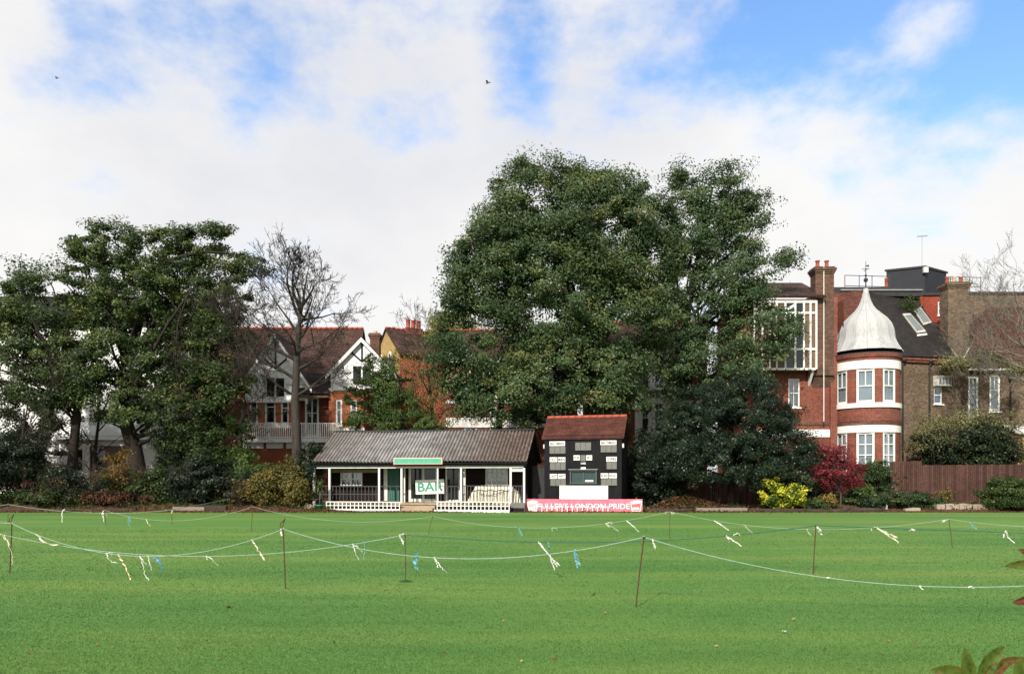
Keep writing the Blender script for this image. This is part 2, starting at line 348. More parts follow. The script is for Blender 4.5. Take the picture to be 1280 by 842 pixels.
# ------------------------------------------------------------------ vegetation
def leafmesh(name, pos, nrm, size, tint, material, parent=None, ratio=.55, rng=None):
    """many small kite-shaped leaves as one mesh"""
    n=len(pos); rng=rng or np.random.default_rng(1)
    nrm=nrm/np.maximum(np.linalg.norm(nrm,axis=1,keepdims=True),1e-6)
    a=rng.normal(size=(n,3)); u=np.cross(nrm,a); u/=np.maximum(np.linalg.norm(u,axis=1,keepdims=True),1e-6); w=np.cross(nrm,u)
    s=size[:,None]
    v=np.empty((n,4,3),'f')
    v[:,0]=pos-u*s*.5; v[:,1]=pos+w*s*ratio*.5+u*s*.05+nrm*s*.08; v[:,2]=pos+u*s*.5; v[:,3]=pos-w*s*ratio*.5+u*s*.05+nrm*s*.08
    me=bpy.data.meshes.new(name); me.vertices.add(4*n); me.vertices.foreach_set('co',v.ravel())
    me.loops.add(4*n); me.loops.foreach_set('vertex_index',np.arange(4*n,dtype='i'))
    me.polygons.add(n); me.polygons.foreach_set('loop_start',np.arange(0,4*n,4,dtype='i'))
    try: me.polygons.foreach_set('loop_total',np.full(n,4,dtype='i'))
    except Exception: pass
    me.update(calc_edges=True)
    at=me.attributes.new('tint','FLOAT','POINT'); at.data.foreach_set('value',np.repeat(np.clip(tint,0,1),4).astype('f'))
    me.materials.append(material)
    return link(bpy.data.objects.new(name,me),parent)

def lobe(px,py,rx,ry,Y,depth=None):
    """ellipsoid from its place and half-sizes in photo pixels at distance Y"""
    k=Y/FPX
    return (np.array(P(px,py,Y)), np.array((rx*k,(depth if depth else .85*(rx+ry)/2)*(1 if depth else k),ry*k)))

def clumps_in(lobes,n,rng,shell=(.55,1.02)):
    w=np.array([(r[0]*r[1]*r[2])**.72 for c,r in lobes]); w/=w.sum()
    cs=[];ds=[]
    ids=rng.choice(len(lobes),n,p=w)
    for i in ids:
        c,r=lobes[i]
        d=rng.normal(size=3); d/=np.linalg.norm(d)
        if d[1]>.3 and rng.random()<.55: d[1]=-d[1]          # the far side needs fewer
        q=shell[0]+(shell[1]-shell[0])*rng.random()**.7
        cs.append(c+d*r*q); ds.append(d)
    return np.array(cs),np.array(ds)

def foliage(name,cs,ds,cr,per,ls,material,parent,rng,flat=.75,tone=.5,tvar=.2,lvar=.16,up=.5,outw=.9):
    n=len(cs)
    k=np.maximum(4,(per*rng.uniform(.6,1.4,n)).astype(int)); idx=np.repeat(np.arange(n),k); m=len(idx)
    rad=cr*rng.uniform(.5,1.5,n)
    off=rng.normal(size=(m,3))*.44
    ln=np.linalg.norm(off,axis=1,keepdims=True); off*=np.minimum(1,1.02/np.maximum(ln,1e-6))
    ax=ds*.8+rng.normal(size=(n,3))*.7+np.array((0,0,-.15)); ax/=np.linalg.norm(ax,axis=1,keepdims=True)      # sprays point outwards
    al=(off*ax[idx]).sum(1,keepdims=True); off=off*.86+ax[idx]*al*rng.uniform(.1,1.0,n)[idx][:,None]
    # each clump a little lopsided
    st=rng.uniform(.7,1.35,(n,3))*np.array((1.15,1.15,flat))
    off=off*rad[idx][:,None]*st[idx]
    pos=cs[idx]+off
    nr=rng.normal(size=(m,3))*.85+ds[idx]*outw+off/np.maximum(np.linalg.norm(off,axis=1,keepdims=True),1e-6)*.6+np.array((0,0,up))
    ct=rng.normal(tone,tvar,n)
    tint=ct[idx]+rng.normal(0,lvar,m)
    size=ls*rng.uniform(.65,1.4,m)
    return leafmesh(name,pos,nr,size,tint,material,parent,rng=rng)

def curve_pts(a,b,rng,sag=.12,n=6,lift=0):
    a=Vector(a);b=Vector(b); L=(b-a).length
    o=Vector(rng.normal(size=3))*L*sag; o.z=abs(o.z)*.5+lift*L
    return [a.lerp(b,t)+o*(4*t*(1-t))*.5 + Vector(rng.normal(size=3))*L*.012*(0<t<1) for t in np.linspace(0,1,n)]

def tree(name,label,trunk,tr,lobes,n,cr,per,ls,leaf,bark='bark',cat='tree',group=None,seed=1,limbs=26,tone=.5,tvar=.2,shell=(.55,1.02),
         flat=.75,limb_r=.16,sparse_limb_from=.35,extra_trunks=(),lvar=.16,up=.5,crown_name='crown'):
    """trunk: world points from the ground up; tr: radii"""
    rng=np.random.default_rng(seed); ls*=.8; per=int(per*1.5)
    base=Vector(trunk[0])
    root=empty(name,base,0,label,cat,group)
    T=Matrix.Translation(-base)
    cs,ds=clumps_in(lobes,n,rng,shell)
    cs=cs-np.array(base)
    mb=MB(T)
    pts=[Vector(p) for p in trunk]
    # roots flare
    mb.tube([pts[0]-Vector((0,0,.2)),pts[0]+Vector((0,0,.15))]+pts[1:],[tr[0]*1.5,tr[0]*1.12]+list(tr[1:]),9)
    for ep,er in extra_trunks: mb.tube(ep,er,8)
    mb.M=None
    tp=[p-base for p in pts]
    sel=rng.choice(len(cs),min(limbs,len(cs)),replace=False)
    for i in sel:
        c=Vector(cs[i])
        t=sparse_limb_from+(1-sparse_limb_from)*rng.random()
        f=t*(len(tp)-1); j=min(int(f),len(tp)-2); a=tp[j].lerp(tp[j+1],f-j)
        if a.z>c.z: a=tp[0].lerp(tp[1],.9) if c.z<tp[1].z else a*(.8*c.z/a.z)
        L=(c-a).length; r0=min(limb_r*(.5+.6*rng.random()),.02+.03*L)
        pp=curve_pts(a,c,rng,.16,7,.05)
        mb.tube(pp,list(np.linspace(r0,.02,7)),5,False)
        for q in range(2):
            e=Vector(cs[rng.integers(len(cs))]); s=pp[3+q]
            if (e-s).length<L*.8: mb.tube(curve_pts(s,e,rng,.15,5),list(np.linspace(r0*.45,.012,5)),4,False)
    mb.build('trunk',M[bark],root,True)
    foliage(crown_name,cs,ds,cr,per,ls,M[leaf],root,rng,flat,tone,tvar,lvar,up)
    return root

def shrub(name,label,base,lobes,n,cr,per,ls,leaf,cat='shrub',group=None,seed=1,tone=.5,tvar=.2,stems=7,bark='bark',shell=(.35,1.0),flat=.8,part='foliage',lvar=.16,up=.5):
    rng=np.random.default_rng(seed); base=Vector(base); ls*=.85; per=int(per*1.35)
    root=empty(name,base,0,label,cat,group)
    cs,ds=clumps_in(lobes,n,rng,shell)
    cs[:,2]=np.maximum(cs[:,2],base.z+cr*.45)
    cs=cs-np.array(base)
    mb=MB()
    spread=.25*max(r[0] for c,r in lobes)
    for i in rng.choice(len(cs),min(stems,len(cs)),replace=False):
        a=Vector((rng.normal()*spread*.5,rng.normal()*spread*.3,-.1))
        mb.tube(curve_pts(a,cs[i],rng,.12,5),list(np.linspace(.035,.01,5)),5,False)
    mb.build('stems',M[bark],root,True)
    foliage(part,cs,ds,cr,per,ls,M[leaf],root,rng,flat,tone,tvar,lvar,up)
    return root

def bare_branches(mb,start,dirn,length,rad,depth,rng,spread=.55,droop=0,nseg=4,minr=.012,kids=(2,4),shrink=.72):
    d=Vector(dirn).normalized(); p=Vector(start); pts=[p.copy()]; rs=[rad]
    for k in range(nseg):
        d=(d+Vector(rng.normal(size=3))*.13+Vector((0,0,.05-droop))).normalized()
        p=p+d*length/nseg; pts.append(p.copy()); rs.append(max(minr*.8,rad*(1-.55*(k+1)/nseg)))
    mb.tube(pts,rs,6 if rad>.06 else (4 if rad>.025 else 3),False)
    if depth==0: return
    n=rng.integers(kids[0],kids[1]+1)
    for i in range(n):
        t=1 if i==0 else .3+.7*rng.random()
        f=t*nseg; j=min(int(f),nseg-1); a=pts[j].lerp(pts[j+1],f-j)
        nd=(d+Vector(rng.normal(size=3))*spread*(.45 if i==0 else 1.15)).normalized()
        bare_branches(mb,a,nd,length*shrink*rng.uniform(.75,1.2),max(minr,rs[j]*(.8 if i==0 else .58)),depth-1,rng,spread,droop,max(3,nseg-1),minr,kids,shrink)
# ------------------------------------------------------------------ the setting
def sheet(name,x0,x1,y0,y1,z,material,nx=1,ny=1,fn=None):
    mb=MB(); xs=np.linspace(x0,x1,nx+1); ys=np.linspace(y0,y1,ny+1)
    vs=[(x,y,z+(fn(x,y) if fn else 0)) for y in ys for x in xs]
    fs=[(j*(nx+1)+i,j*(nx+1)+i+1,(j+1)*(nx+1)+i+1,(j+1)*(nx+1)+i) for j in range(ny) for i in range(nx)]
    mb.add(vs,fs); return tag(mb.build(name,material,None,True),kind='structure')
sheet('ground',-700,700,-300,1200,-.02,M['earth'])
lg=np.random.default_rng(5)
def edge(x): return 44.1+.12*math.sin(x*.9)+.09*math.sin(x*2.3+1)
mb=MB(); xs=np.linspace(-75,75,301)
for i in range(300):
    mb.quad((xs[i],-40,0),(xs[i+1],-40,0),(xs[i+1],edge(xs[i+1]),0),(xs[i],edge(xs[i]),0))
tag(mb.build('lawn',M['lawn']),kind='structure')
def bankz(x,y):
    h=.0+.05*math.sin(x*1.7+y)+.04*math.sin(x*.6-2*y)
    left=1/(1+math.exp((x+13)/1.2))
    mound=.75*math.exp(-((x-11)/1.9)**2-((y-47.2)/1.1)**2)
    right=1/(1+math.exp(-(x-17)/1.5))
    k=min(1,max(0,(y-44.6)/2.2))
    return .03+(h+.55*left+.45*right)*k+mound-.08*(1-min(1,max(0,(y-43.9)/.5)))
sheet('flower_bed',-75,75,43.9,62,0,M['soil'],260,40,bankz)

# short grass over the near lawn: one object, nobody could count it
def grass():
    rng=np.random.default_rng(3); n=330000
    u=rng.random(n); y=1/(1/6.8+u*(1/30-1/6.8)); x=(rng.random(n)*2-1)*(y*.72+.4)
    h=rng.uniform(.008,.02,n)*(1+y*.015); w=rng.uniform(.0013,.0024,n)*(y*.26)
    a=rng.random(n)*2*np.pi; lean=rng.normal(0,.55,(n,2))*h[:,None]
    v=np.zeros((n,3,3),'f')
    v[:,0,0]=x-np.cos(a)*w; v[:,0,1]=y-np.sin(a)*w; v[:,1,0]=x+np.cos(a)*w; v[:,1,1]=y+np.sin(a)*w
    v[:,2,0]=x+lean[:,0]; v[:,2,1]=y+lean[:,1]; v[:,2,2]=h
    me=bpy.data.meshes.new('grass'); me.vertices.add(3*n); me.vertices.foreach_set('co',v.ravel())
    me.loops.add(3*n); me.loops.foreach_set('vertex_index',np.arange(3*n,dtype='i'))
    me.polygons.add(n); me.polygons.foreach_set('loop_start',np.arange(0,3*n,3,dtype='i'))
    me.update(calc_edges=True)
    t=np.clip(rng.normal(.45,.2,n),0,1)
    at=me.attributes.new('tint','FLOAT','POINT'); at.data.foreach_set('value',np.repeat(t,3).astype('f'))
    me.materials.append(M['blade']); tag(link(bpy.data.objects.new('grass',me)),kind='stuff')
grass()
def flat_leaves(name,pos,size,rng,material=None,tone=.5):
    n=len(pos); nr=rng.normal(size=(n,3))*.35+np.array((0,0,1.))
    return tag(leafmesh(name,pos,nr,size,rng.normal(tone,.25,n),M['litter'] if material is None else material,rng=rng,ratio=.7),kind='stuff')
def noise2(x,y,rng):
    v=np.zeros_like(x)
    for k in range(6): v+=np.sin(x*rng.uniform(.5,2.6)+y*rng.uniform(-2,2)+rng.uniform(0,6))
    return .5+v/6
def litter():
    rng=np.random.default_rng(8)
    m=9000; x=np.concatenate([rng.uniform(-36,-11,m//2),rng.uniform(8,34,m//2)]); y=45.0+np.abs(rng.normal(0,1.1,m)); ok=noise2(x,y,rng)>.42; x,y=x[ok],y[ok]
    z=np.array([bankz(a,b) for a,b in zip(x,y)])+rng.gamma(1.6,.09,len(x)); tag(leafmesh('ground_cover',np.stack([x,y,z],1),rng.normal(size=(len(x),3))+np.array((0,-.4,.6)),rng.uniform(.07,.16,len(x)),rng.normal(.4,.25,len(x)),M['mid_shrub'],rng=rng),kind='stuff')
    n=16000; x=rng.uniform(-34,34,n); y=44.2+np.abs(rng.normal(0,1.5,n))-rng.exponential(.32,n)
    keep=(rng.random(n)<np.where(x<-11,1,np.where(x<15,.75,.3)))
    x,y=x[keep],y[keep]
    z=np.array([max(bankz(a,b),0.0) if b>43.9 else 0. for a,b in zip(x,y)])+.025
    flat_leaves('leaf_litter',np.stack([x,y,z],1),rng.uniform(.06,.15,len(x)),rng,None,.45)
    m=5200; x=rng.normal(11,1.7,m); y=rng.normal(46.9,.8,m); z=np.array([bankz(a,b) for a,b in zip(x,y)])+rng.uniform(.02,.12,m)
    flat_leaves('leaf_heap',np.stack([x,y,z],1),rng.uniform(.08,.18,m),rng,None,.48)
    k=300; y=1/(1/8.+rng.random(k)*(1/44.-1/8.)); x=(rng.random(k)*2-1)*y*.72
    flat_leaves('fallen_leaves',np.stack([x,y,np.full(k,.03)],1),rng.uniform(.02,.05,k)*(1+y*.02),rng,None,.72)
litter()

# ------------------------------------------------------------------ world, sun, camera
SUN_EL,SUN_AZ=R(35),R(-158)          # azimuth of the sun measured from +Y towards +X
def world():
    w=bpy.data.worlds.new('World'); bpy.context.scene.world=w; w.use_nodes=True; nt=w.node_tree
    bg=nt.nodes['Background']; out=nt.nodes['World Output']
    sky=N(nt,'ShaderNodeTexSky',sky_type='NISHITA'); sky.sun_disc=False; sky.sun_elevation=SUN_EL; sky.sun_rotation=SUN_AZ
    sky.air_density=1.0; sky.dust_density=.6; sky.ozone_density=1.6
    t=N(nt,'ShaderNodeTexCoord'); v=t.outputs['Generated']
    nz=N(nt,'ShaderNodeVectorMath',operation='NORMALIZE'); nt.links.new(v,nz.inputs[0]); v=nz.outputs[0]
    def dirmask(px,py,inner,outer,sx=1.):
        d=Vector(((px-CX)/FPX,1,(HY-py)/FPX)).normalized()
        q=N(nt,'ShaderNodeVectorMath',operation='SUBTRACT'); nt.links.new(v,q.inputs[0]); q.inputs[1].default_value=d
        sc=N(nt,'ShaderNodeVectorMath',operation='MULTIPLY'); nt.links.new(q.outputs[0],sc.inputs[0]); sc.inputs[1].default_value=(1/sx,1,1)
        l=N(nt,'ShaderNodeVectorMath',operation='LENGTH'); nt.links.new(sc.outputs[0],l.inputs[0])
        m=N(nt,'ShaderNodeMapRange',interpolation_type='SMOOTHSTEP'); m.inputs[1].default_value=inner; m.inputs[2].default_value=outer; m.inputs[3].default_value=1; m.inputs[4].default_value=0
        nt.links.new(l.outputs['Value'],m.inputs[0]); return m.outputs[0]
    def add(a,b,op='ADD',c=None):
        m=N(nt,'ShaderNodeMath',operation=op)
        for i,x in enumerate((a,b)+((c,) if c is not None else ())):
            if hasattr(x,'links'): nt.links.new(x,m.inputs[i])
            else: m.inputs[i].default_value=x
        return m.outputs[0]
    mp=N(nt,'ShaderNodeMapping'); mp.inputs['Scale'].default_value=(1,1,1.7); nt.links.new(v,mp.inputs[0])
    n1=noise(nt,mp.outputs[0],3.1,9,.58); n2=noise(nt,mp.outputs[0],9.0,7,.6)
    # where the sky is open: high on the right, with small rents high on the left
    open_=add(dirmask(1140,70,.06,.33,1.35),1.15,'MULTIPLY')
    open_=add(open_,add(dirmask(1290,215,.03,.24,1.3),.75,'MULTIPLY'),'MAXIMUM')
    for px,py,a,b,k,sx in ((645,80,.0,.12,.44,.8),(480,90,.0,.13,.42,1.4),(365,50,.0,.16,.60,1.7),(230,40,.0,.14,.50,1.6),(110,75,.0,.14,.64,1.1),(860,180,.02,.13,.36,1.3),(215,85,.0,.10,.32,1.5)):
        open_=add(open_,add(dirmask(px,py,a,b,sx),k,'MULTIPLY'),'MAXIMUM')
    # clouds lying in the open part
    clo=add(dirmask(1010,225,.03,.20,1.9),.85,'MULTIPLY')
    for px,py,a,b,k,sx in ((1160,35,.01,.075,.62,1.2),(1130,72,.0,.05,.4,1.2),(1200,185,.01,.11,.6,1.9),(1000,150,.0,.07,.42,1.6),(1150,130,.0,.05,.3,1.5),(1200,300,.02,.16,.6,2.),(900,140,.0,.06,.3,1.5),(1260,145,.0,.06,.35,1.6)):
        clo=add(clo,add(dirmask(px,py,a,b,sx),k,'MULTIPLY'),'MAXIMUM')
    op=add(open_,clo,'SUBTRACT')
    f=add(add(n1,-.5),1.7,'MULTIPLY'); g=add(add(n2,-.5),1.25,'MULTIPLY')
    cov=add(add(add(f,g),.62),op,'SUBTRACT')
    cov=add(cov,0.0)
    cm=N(nt,'ShaderNodeMapRange',interpolation_type='SMOOTHSTEP'); cm.inputs[1].default_value=-.22; cm.inputs[2].default_value=.52; nt.links.new(cov,cm.inputs[0])
    # cloud body: bright rims, greyer thick bellies
    n3=noise(nt,mp.outputs[0],2.3,6,.55)
    belly=add(dirmask(370,150,.03,.30,1.7),dirmask(700,160,.02,.20,1.3),'MAXIMUM')
    belly=add(add(belly,add(n3,1.5,'MULTIPLY'),'MULTIPLY'),add(add(n2,-.42),1.1,'MULTIPLY'))
    col=ramp(nt,belly,[(.0,(9.6,9.6,9.6)),(.35,(8.3,8.3,8.5)),(.75,(6.9,7.0,7.5))]) 
    cr=N(nt,'ShaderNodeMix',data_type='RGBA'); nt.links.new(belly,cr.inputs[0]); cr.inputs[6].default_value=(5.75,5.7,5.62,1); cr.inputs[7].default_value=(4.75,4.78,5.0,1)
    nt.nodes.remove(col)
    sk=N(nt,'ShaderNodeMix',data_type='RGBA',blend_type='MULTIPLY'); sk.inputs[0].default_value=1; nt.links.new(sky.outputs[0],sk.inputs[6]); sk.inputs[7].default_value=(SKYK[0],SKYK[1],SKYK[2],1)
    mx=N(nt,'ShaderNodeMix',data_type='RGBA'); nt.links.new(cm.outputs[0],mx.inputs[0]); nt.links.new(sk.outputs[2],mx.inputs[6]); nt.links.new(cr.outputs[2],mx.inputs[7])
    nt.links.new(mx.outputs[2],bg.inputs[0]); bg.inputs[1].default_value=.12
SKYK=(1.25,1.5,1.72)
world()
sl=bpy.data.lights.new('sun','SUN'); sl.energy=4.3; sl.angle=R(1.2); sl.color=(1,.93,.82)
so=link(bpy.data.objects.new('sun',sl)); sv=Vector((math.sin(SUN_AZ)*math.cos(SUN_EL),math.cos(SUN_AZ)*math.cos(SUN_EL),math.sin(SUN_EL)))
so.rotation_euler=sv.to_track_quat('Z','Y').to_euler(); so.location=(-20,-20,40)
cd=bpy.data.cameras.new('camera'); co=link(bpy.data.objects.new('camera',cd)); co.location=(0,0,CAMH); co.rotation_euler=(R(90),0,0)
cd.sensor_fit='HORIZONTAL'; cd.sensor_width=36; cd.lens=FPX/1280*36; cd.shift_y=(HY-421)/1280; cd.clip_end=3000; cd.dof.use_dof=True; cd.dof.focus_distance=40; cd.dof.aperture_fstop=11; cd.clip_start=.05
sc=bpy.context.scene; sc.camera=co
sc.view_settings.view_transform='Standard'; sc.view_settings.look='None'; sc.view_settings.gamma=1; sc.view_settings.exposure=.5
sc.render.resolution_x=1024; sc.render.resolution_y=673
try:
    sc.cycles.transparent_max_bounces=12; sc.cycles.max_bounces=6; sc.cycles.use_denoising=True
except Exception: pass
M['pale_blind']=weathered('pale_blind',(.55,.57,.58),(.72,.73,.72),.9,2,8); M['cream_blind']=weathered('cream_blind',(.42,.40,.32),(.55,.53,.44),.9,2,8)
# ------------------------------------------------------------------ building parts
def window(parent,x0,x1,z0,z1,y,X=None,cols=1,rows=(1,1),fr=.09,bar=.035,curtain='dim_curtain',glass='glass',sill=True,frame='white_paint',rec=.06,mid=None,name='window',gap=0.,label=None):
    w=MB(X); ya,yb=y+rec,y+rec+.09
    w.box(x0,x0+fr,ya,yb,z0,z1); w.box(x1-fr,x1,ya,yb,z0,z1)
    w.box(x0+fr,x1-fr,ya,yb,z0,z0+fr*1.3); w.box(x0+fr,x1-fr,ya,yb,z1-fr,z1)
    zm=mid if mid is not None else z0+(z1-z0)*.5
    ix0,ix1=x0+fr,x1-fr
    parts=[(z0+fr*1.3,zm-.03,rows[0]),(zm+.03,z1-fr,rows[1])] if len(rows)==2 else [(z0+fr*1.3,z1-fr,rows[0])]
    if len(rows)==2: w.box(ix0,ix1,ya+.01,yb,zm-.03,zm+.03)
    cc=cols if hasattr(cols,'__len__') else [cols]*len(parts)
    for (a,b,r),c in zip(parts,cc):
        for i in range(1,c):
            xx=ix0+(ix1-ix0)*i/c; w.box(xx-bar/2,xx+bar/2,ya+.02,yb-.005,a,b)
        for j in range(1,r):
            zz=a+(b-a)*j/r
            for i in range(c):
                xa=ix0+(ix1-ix0)*i/c+(bar/2 if i else 0); xb=ix0+(ix1-ix0)*(i+1)/c-(bar/2 if i<c-1 else 0)
                w.box(xa,xb,ya+.022,yb-.006,zz-bar/2,zz+bar/2)
    o=w.build(name,M[frame],parent)
    if label: o['label']=label
    MB(X).box(ix0-.01,ix1+.01,ya+.045,ya+.055,z0+.06,z1-.04).build('pane',M[glass],o)
    if curtain:
        c=MB(X); n=max(8,int((x1-x0)*10)); a0,a1=x0+.02,x1-.02
        segs=[(a0,a1)] if not gap else [(a0,a0+(a1-a0)*(.5-gap/2)),(a0+(a1-a0)*(.5+gap/2),a1)]
        for s0,s1 in segs:
            xs=np.linspace(s0,s1,n+1)
            yy=[yb+.06+.025*math.sin(k*2.1) for k in range(n+1)]
            for k in range(n): c.quad((xs[k],yy[k],z0+.05),(xs[k+1],yy[k+1],z0+.05),(xs[k+1],yy[k+1],z1-.03),(xs[k],yy[k],z1-.03))
        c.build('curtain',M[curtain],o)
    if sill: MB(X).box(x0-.09,x1+.09,y-.09,y+.10,z0-.09,z0-.002).build('sill',M[frame],o)
    return o
def gable_roof(x0,x1,y0,y1,ze,zr,th=.12,over=.25,X=None,yr=None):
    """roof with the ridge along x"""
    m=MB(X); yr=(y0+y1)/2 if yr is None else yr
    k=(zr-ze)/(yr-y0); k2=(zr-ze)/(y1-yr)
    m.prism_x([(y0-over,ze-over*k),(yr,zr),(y1+over,ze-over*k2),(y1+over,ze-over*k2-th),(yr,zr-th*1.3),(y0-over,ze-over*k-th)],x0-over*.6,x1+over*.6)
    return m
def ridge_tiles(x0,x1,y,z,X=None,r=.11):
    m=MB(X); n=max(2,int((x1-x0)/.45)); xs=np.linspace(x0,x1,n+1)
    for i in range(n):
        m.tube([(xs[i],y,z),(xs[i+1]-.02,y,z)],[r,r*1.12],8)
    return m
def chimney(parent,x0,x1,y0,y1,z0,z1,brickm='dark_brick',pots=2,potm='pot_red',X=None,poth=.55,name='chimney'):
    m=MB(X); m.box(x0,x1,y0,y1,z0,z1-.5)
    for k,(e,a,b) in enumerate(((.05,-.5,-.38),(.1,-.38,-.26),(.15,-.26,-.1),(.06,-.1,0))): m.box(x0-e,x1+e,y0-e,y1+e,z1+a,z1+b)
    o=m.build(name,M[brickm],parent)
    for i in range(pots):
        xx=x0+(x1-x0)*(i+.5)/pots
        MB(X).lathe([(.12,0),(.17,.02),(.15,.1),(.125,.3),(.13,poth-.1),(.17,poth-.06),(.17,poth),(.11,poth),(.10,.2)],(xx,(y0+y1)/2,z1),12).build('chimney_pot',M[potm if not hasattr(potm,'__len__') or isinstance(potm,str) else potm[i]],o,True)
    return o
def facade_gable(parent,x0,x1,y,ze,zr,yback,X=None,wallm='render_white',roofm='tile_brown',over=.3,barge='white_paint',timber=True,proj=0.0):
    """cross gable on a front: wall triangle, its roof running back, barge boards"""
    xm=(x0+x1)/2
    w=MB(X); w.poly([(x0,y,ze),(x1,y,ze),(xm,y,zr)]); w.build('gable_wall',M[wallm],parent)
    k=(zr-ze)/(xm-x0)
    a,b=x0-over,x1+over; za=ze-over*k; t=.14
    r=MB(X); r.prism_y([(a,za),(a,za+t),(xm,zr+t),(b,za+t),(b,za),(xm,zr)],y-.3,yback); r.build('gable_roof',M[roofm],parent)
    g=MB(X); g.prism_y([(a-.02,za-.22),(a-.02,za+.1),(xm,zr+.1),(b+.02,za+.1),(b+.02,za-.22),(xm,zr-.24)],y-.36,y-.302); g.build('barge_board',M[barge],parent)
    if timber:
        tb=MB(X); tb.box(xm-.07,xm+.07,y-.03,y,ze+.32*(zr-ze),zr-.35)
        for sg in (-1,1):
            h=.32*(zr-ze); q=(xm-x0)*.34
            tb.prism_y([(xm+sg*.07,ze+h+.02),(xm+sg*.07,ze+h+.2),(xm+sg*q,ze+h+.2+q*.8),(xm+sg*q,ze+h+.02+q*.8)][::sg],y-.028,y)
        tb.build('timbering',M['black_timber'],parent)

# ------------------------------------------------------------------ pavilion
PV=Frame(-5.85,45.7,R(-10))
def pavilion():
    F=PV; g=empty('cricket_pavilion',(F.x,F.y,0),F.th,'low dark timber pavilion with grey corrugated roof and white veranda posts','pavilion')
    W=6.85; EZ=3.07; RZ=5.12; RY=3.3; DZ=.5
    # roof of real corrugations
    n=900; xs=np.linspace(-W,W,n+1); zz=.045*np.sin(xs*2*np.pi/.225)
    mb=MB(); rows=[(-.08,EZ-.02),(1.1,EZ+(RZ-EZ)*1.15/3.3+.0),(2.2,EZ+(RZ-EZ)*2.2/3.3-.02),(RY,RZ)]
    rows2=[(RY,RZ),(2*RY+.1,EZ)]
    for rr in (rows,rows2):
        vs=[];fs=[]
        for y,z in rr: vs+=[(x,y,z+k+.03*math.sin(x*.7)) for x,k in zip(xs,zz)]
        for j in range(len(rr)-1):
            fs+=[(j*(n+1)+i,j*(n+1)+i+1,(j+1)*(n+1)+i+1,(j+1)*(n+1)+i) for i in range(n)]
        mb.add(vs,fs)
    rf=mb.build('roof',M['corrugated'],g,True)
    MB().tube([(-W,RY,RZ+.02),(-2,RY,RZ+.01),(2,RY,RZ-.02),(W,RY,RZ+.02)],.085,8).build('ridge_cap',M['felt'],rf,True)
    m=MB(); m.box(-W+.02,W-.02,.0,.05,EZ-.30,EZ-.11); m.build('fascia',M['black_timber'],g)
    m=MB(); m.lathe([(.055,-W),(.055,W)],(0,0,0),8,math.pi,2*math.pi); 
    gut=MB(Matrix.Translation((0,-.07,EZ-.10))@Matrix.Rotation(R(90),4,'Y')); gut.lathe([(.05,-W),(.05,W)],(0,0,0),10,-math.pi/2,math.pi/2); gut.build('gutter',M['black_plastic'],g,True)
    m=MB(); m.box(-W+.25,W-.25,.1,.22,EZ-.42,EZ-.302); m.build('veranda_beam',M['old_white'],g)
    # gable ends and rear wall
    x0,x1=-W+.25,W-.3; y0,y1=2.05,6.4
    s=lambda a,b,c,d,ly: F.rect(a,b,c,d,ly)
    wl=s(426,453,589.5,607.5,y0); wr=s(607,635,582,606.5,y0)
    dg=s(485,499,582,627.5,y0); gl=s(511,547.5,582,627.5,y0); g2=s(557,575.5,582,627.5,y0)
    holes=[wl,wr,(dg[0],dg[1],DZ,dg[3]),(gl[0],gl[1],DZ,gl[3]),(g2[0],g2[1],DZ,g2[3])]
    m=MB(); m.wall(x0,x1,DZ-.45,EZ+.6,y0,holes,.12)
    m.quad((x0,y1,0),(x0,y0,0),(x0,y0,EZ+.6),(x0,y1,EZ-.1)); m.quad((x1,y0,0),(x1,y1,0),(x1,y1,EZ-.1),(x1,y0,EZ+.6)); m.quad((x1,y1,0),(x0,y1,0),(x0,y1,EZ-.1),(x1,y1,EZ-.1))
    m.poly([(x0,.2,EZ-.1),(x0,RY,RZ-.1),(x0,y1,EZ-.1)]); m.poly([(x1,.2,EZ-.1),(x1,y1,EZ-.1),(x1,RY,RZ-.1)])
    m.build('wall',M['brown_timber'],g)
    # weatherboard lips on the rear wall
    m=MB()
    for k in range(15):
        z=DZ+.12+k*.17
        segs=[(x0+.02,x1-.02)]
        for h in holes:
            if h[2]-.02<z<h[3]+.05:
                segs=[q for a,b in segs for q in ((a,min(b,h[0]-.06)),(max(a,h[1]+.06),b)) if q[1]-q[0]>.05]
        for a,b in segs: m.box(a,b,y0-.016,y0-.001,z,z+.03)
    m.build('weatherboarding',M['brown_timber'],g)
    m=MB(); m.box(-W+.12,W-.12,.06,y0,DZ-.1,DZ); m.build('deck',M['deck'],g)
    m=MB(); m.box(-W+.13,W-.13,.09,.14,0.0,DZ-.102); m.build('deck_skirt',M['black_timber'],g)
    window(g,*wl,y0,cols=(4,),rows=(2,),fr=.09,bar=.06,curtain='pale_blind',sill=False,frame='white_paint',rec=-.05)
    window(g,*wr,y0,cols=(4,),rows=(3,),fr=.11,bar=.07,curtain='cream_blind',sill=False,frame='old_white',rec=-.05)
    bx=s(405,473,586.5,590.5,y0-.1); MB().box(bx[0],bx[1],y0-.10,y0-.02,bx[2],bx[3]).build('plank',M['deck'],g)
    # green door with planks
    m=MB(); n=5
    for i in range(n):
        a=dg[0]+(dg[1]-dg[0])*i/n; b=dg[0]+(dg[1]-dg[0])*(i+1)/n; m.box(a+.008,b-.008,y0+.02,y0+.07,DZ+.02,dg[3]-.02)
    d=m.build('door',M['green_door'],g); d['label']='green plank door'
    MB().box(dg[1]-.15,dg[1]-.11,y0-.03,y0+.02,DZ+.95,DZ+1.1).build('handle',M['grey_metal'],d)
    jm=s(480,484.6,581,628,y0); MB().box(jm[0],jm[1],y0-.06,y0+.03,DZ,jm[3]).build('door_jamb',M['old_white'],g)
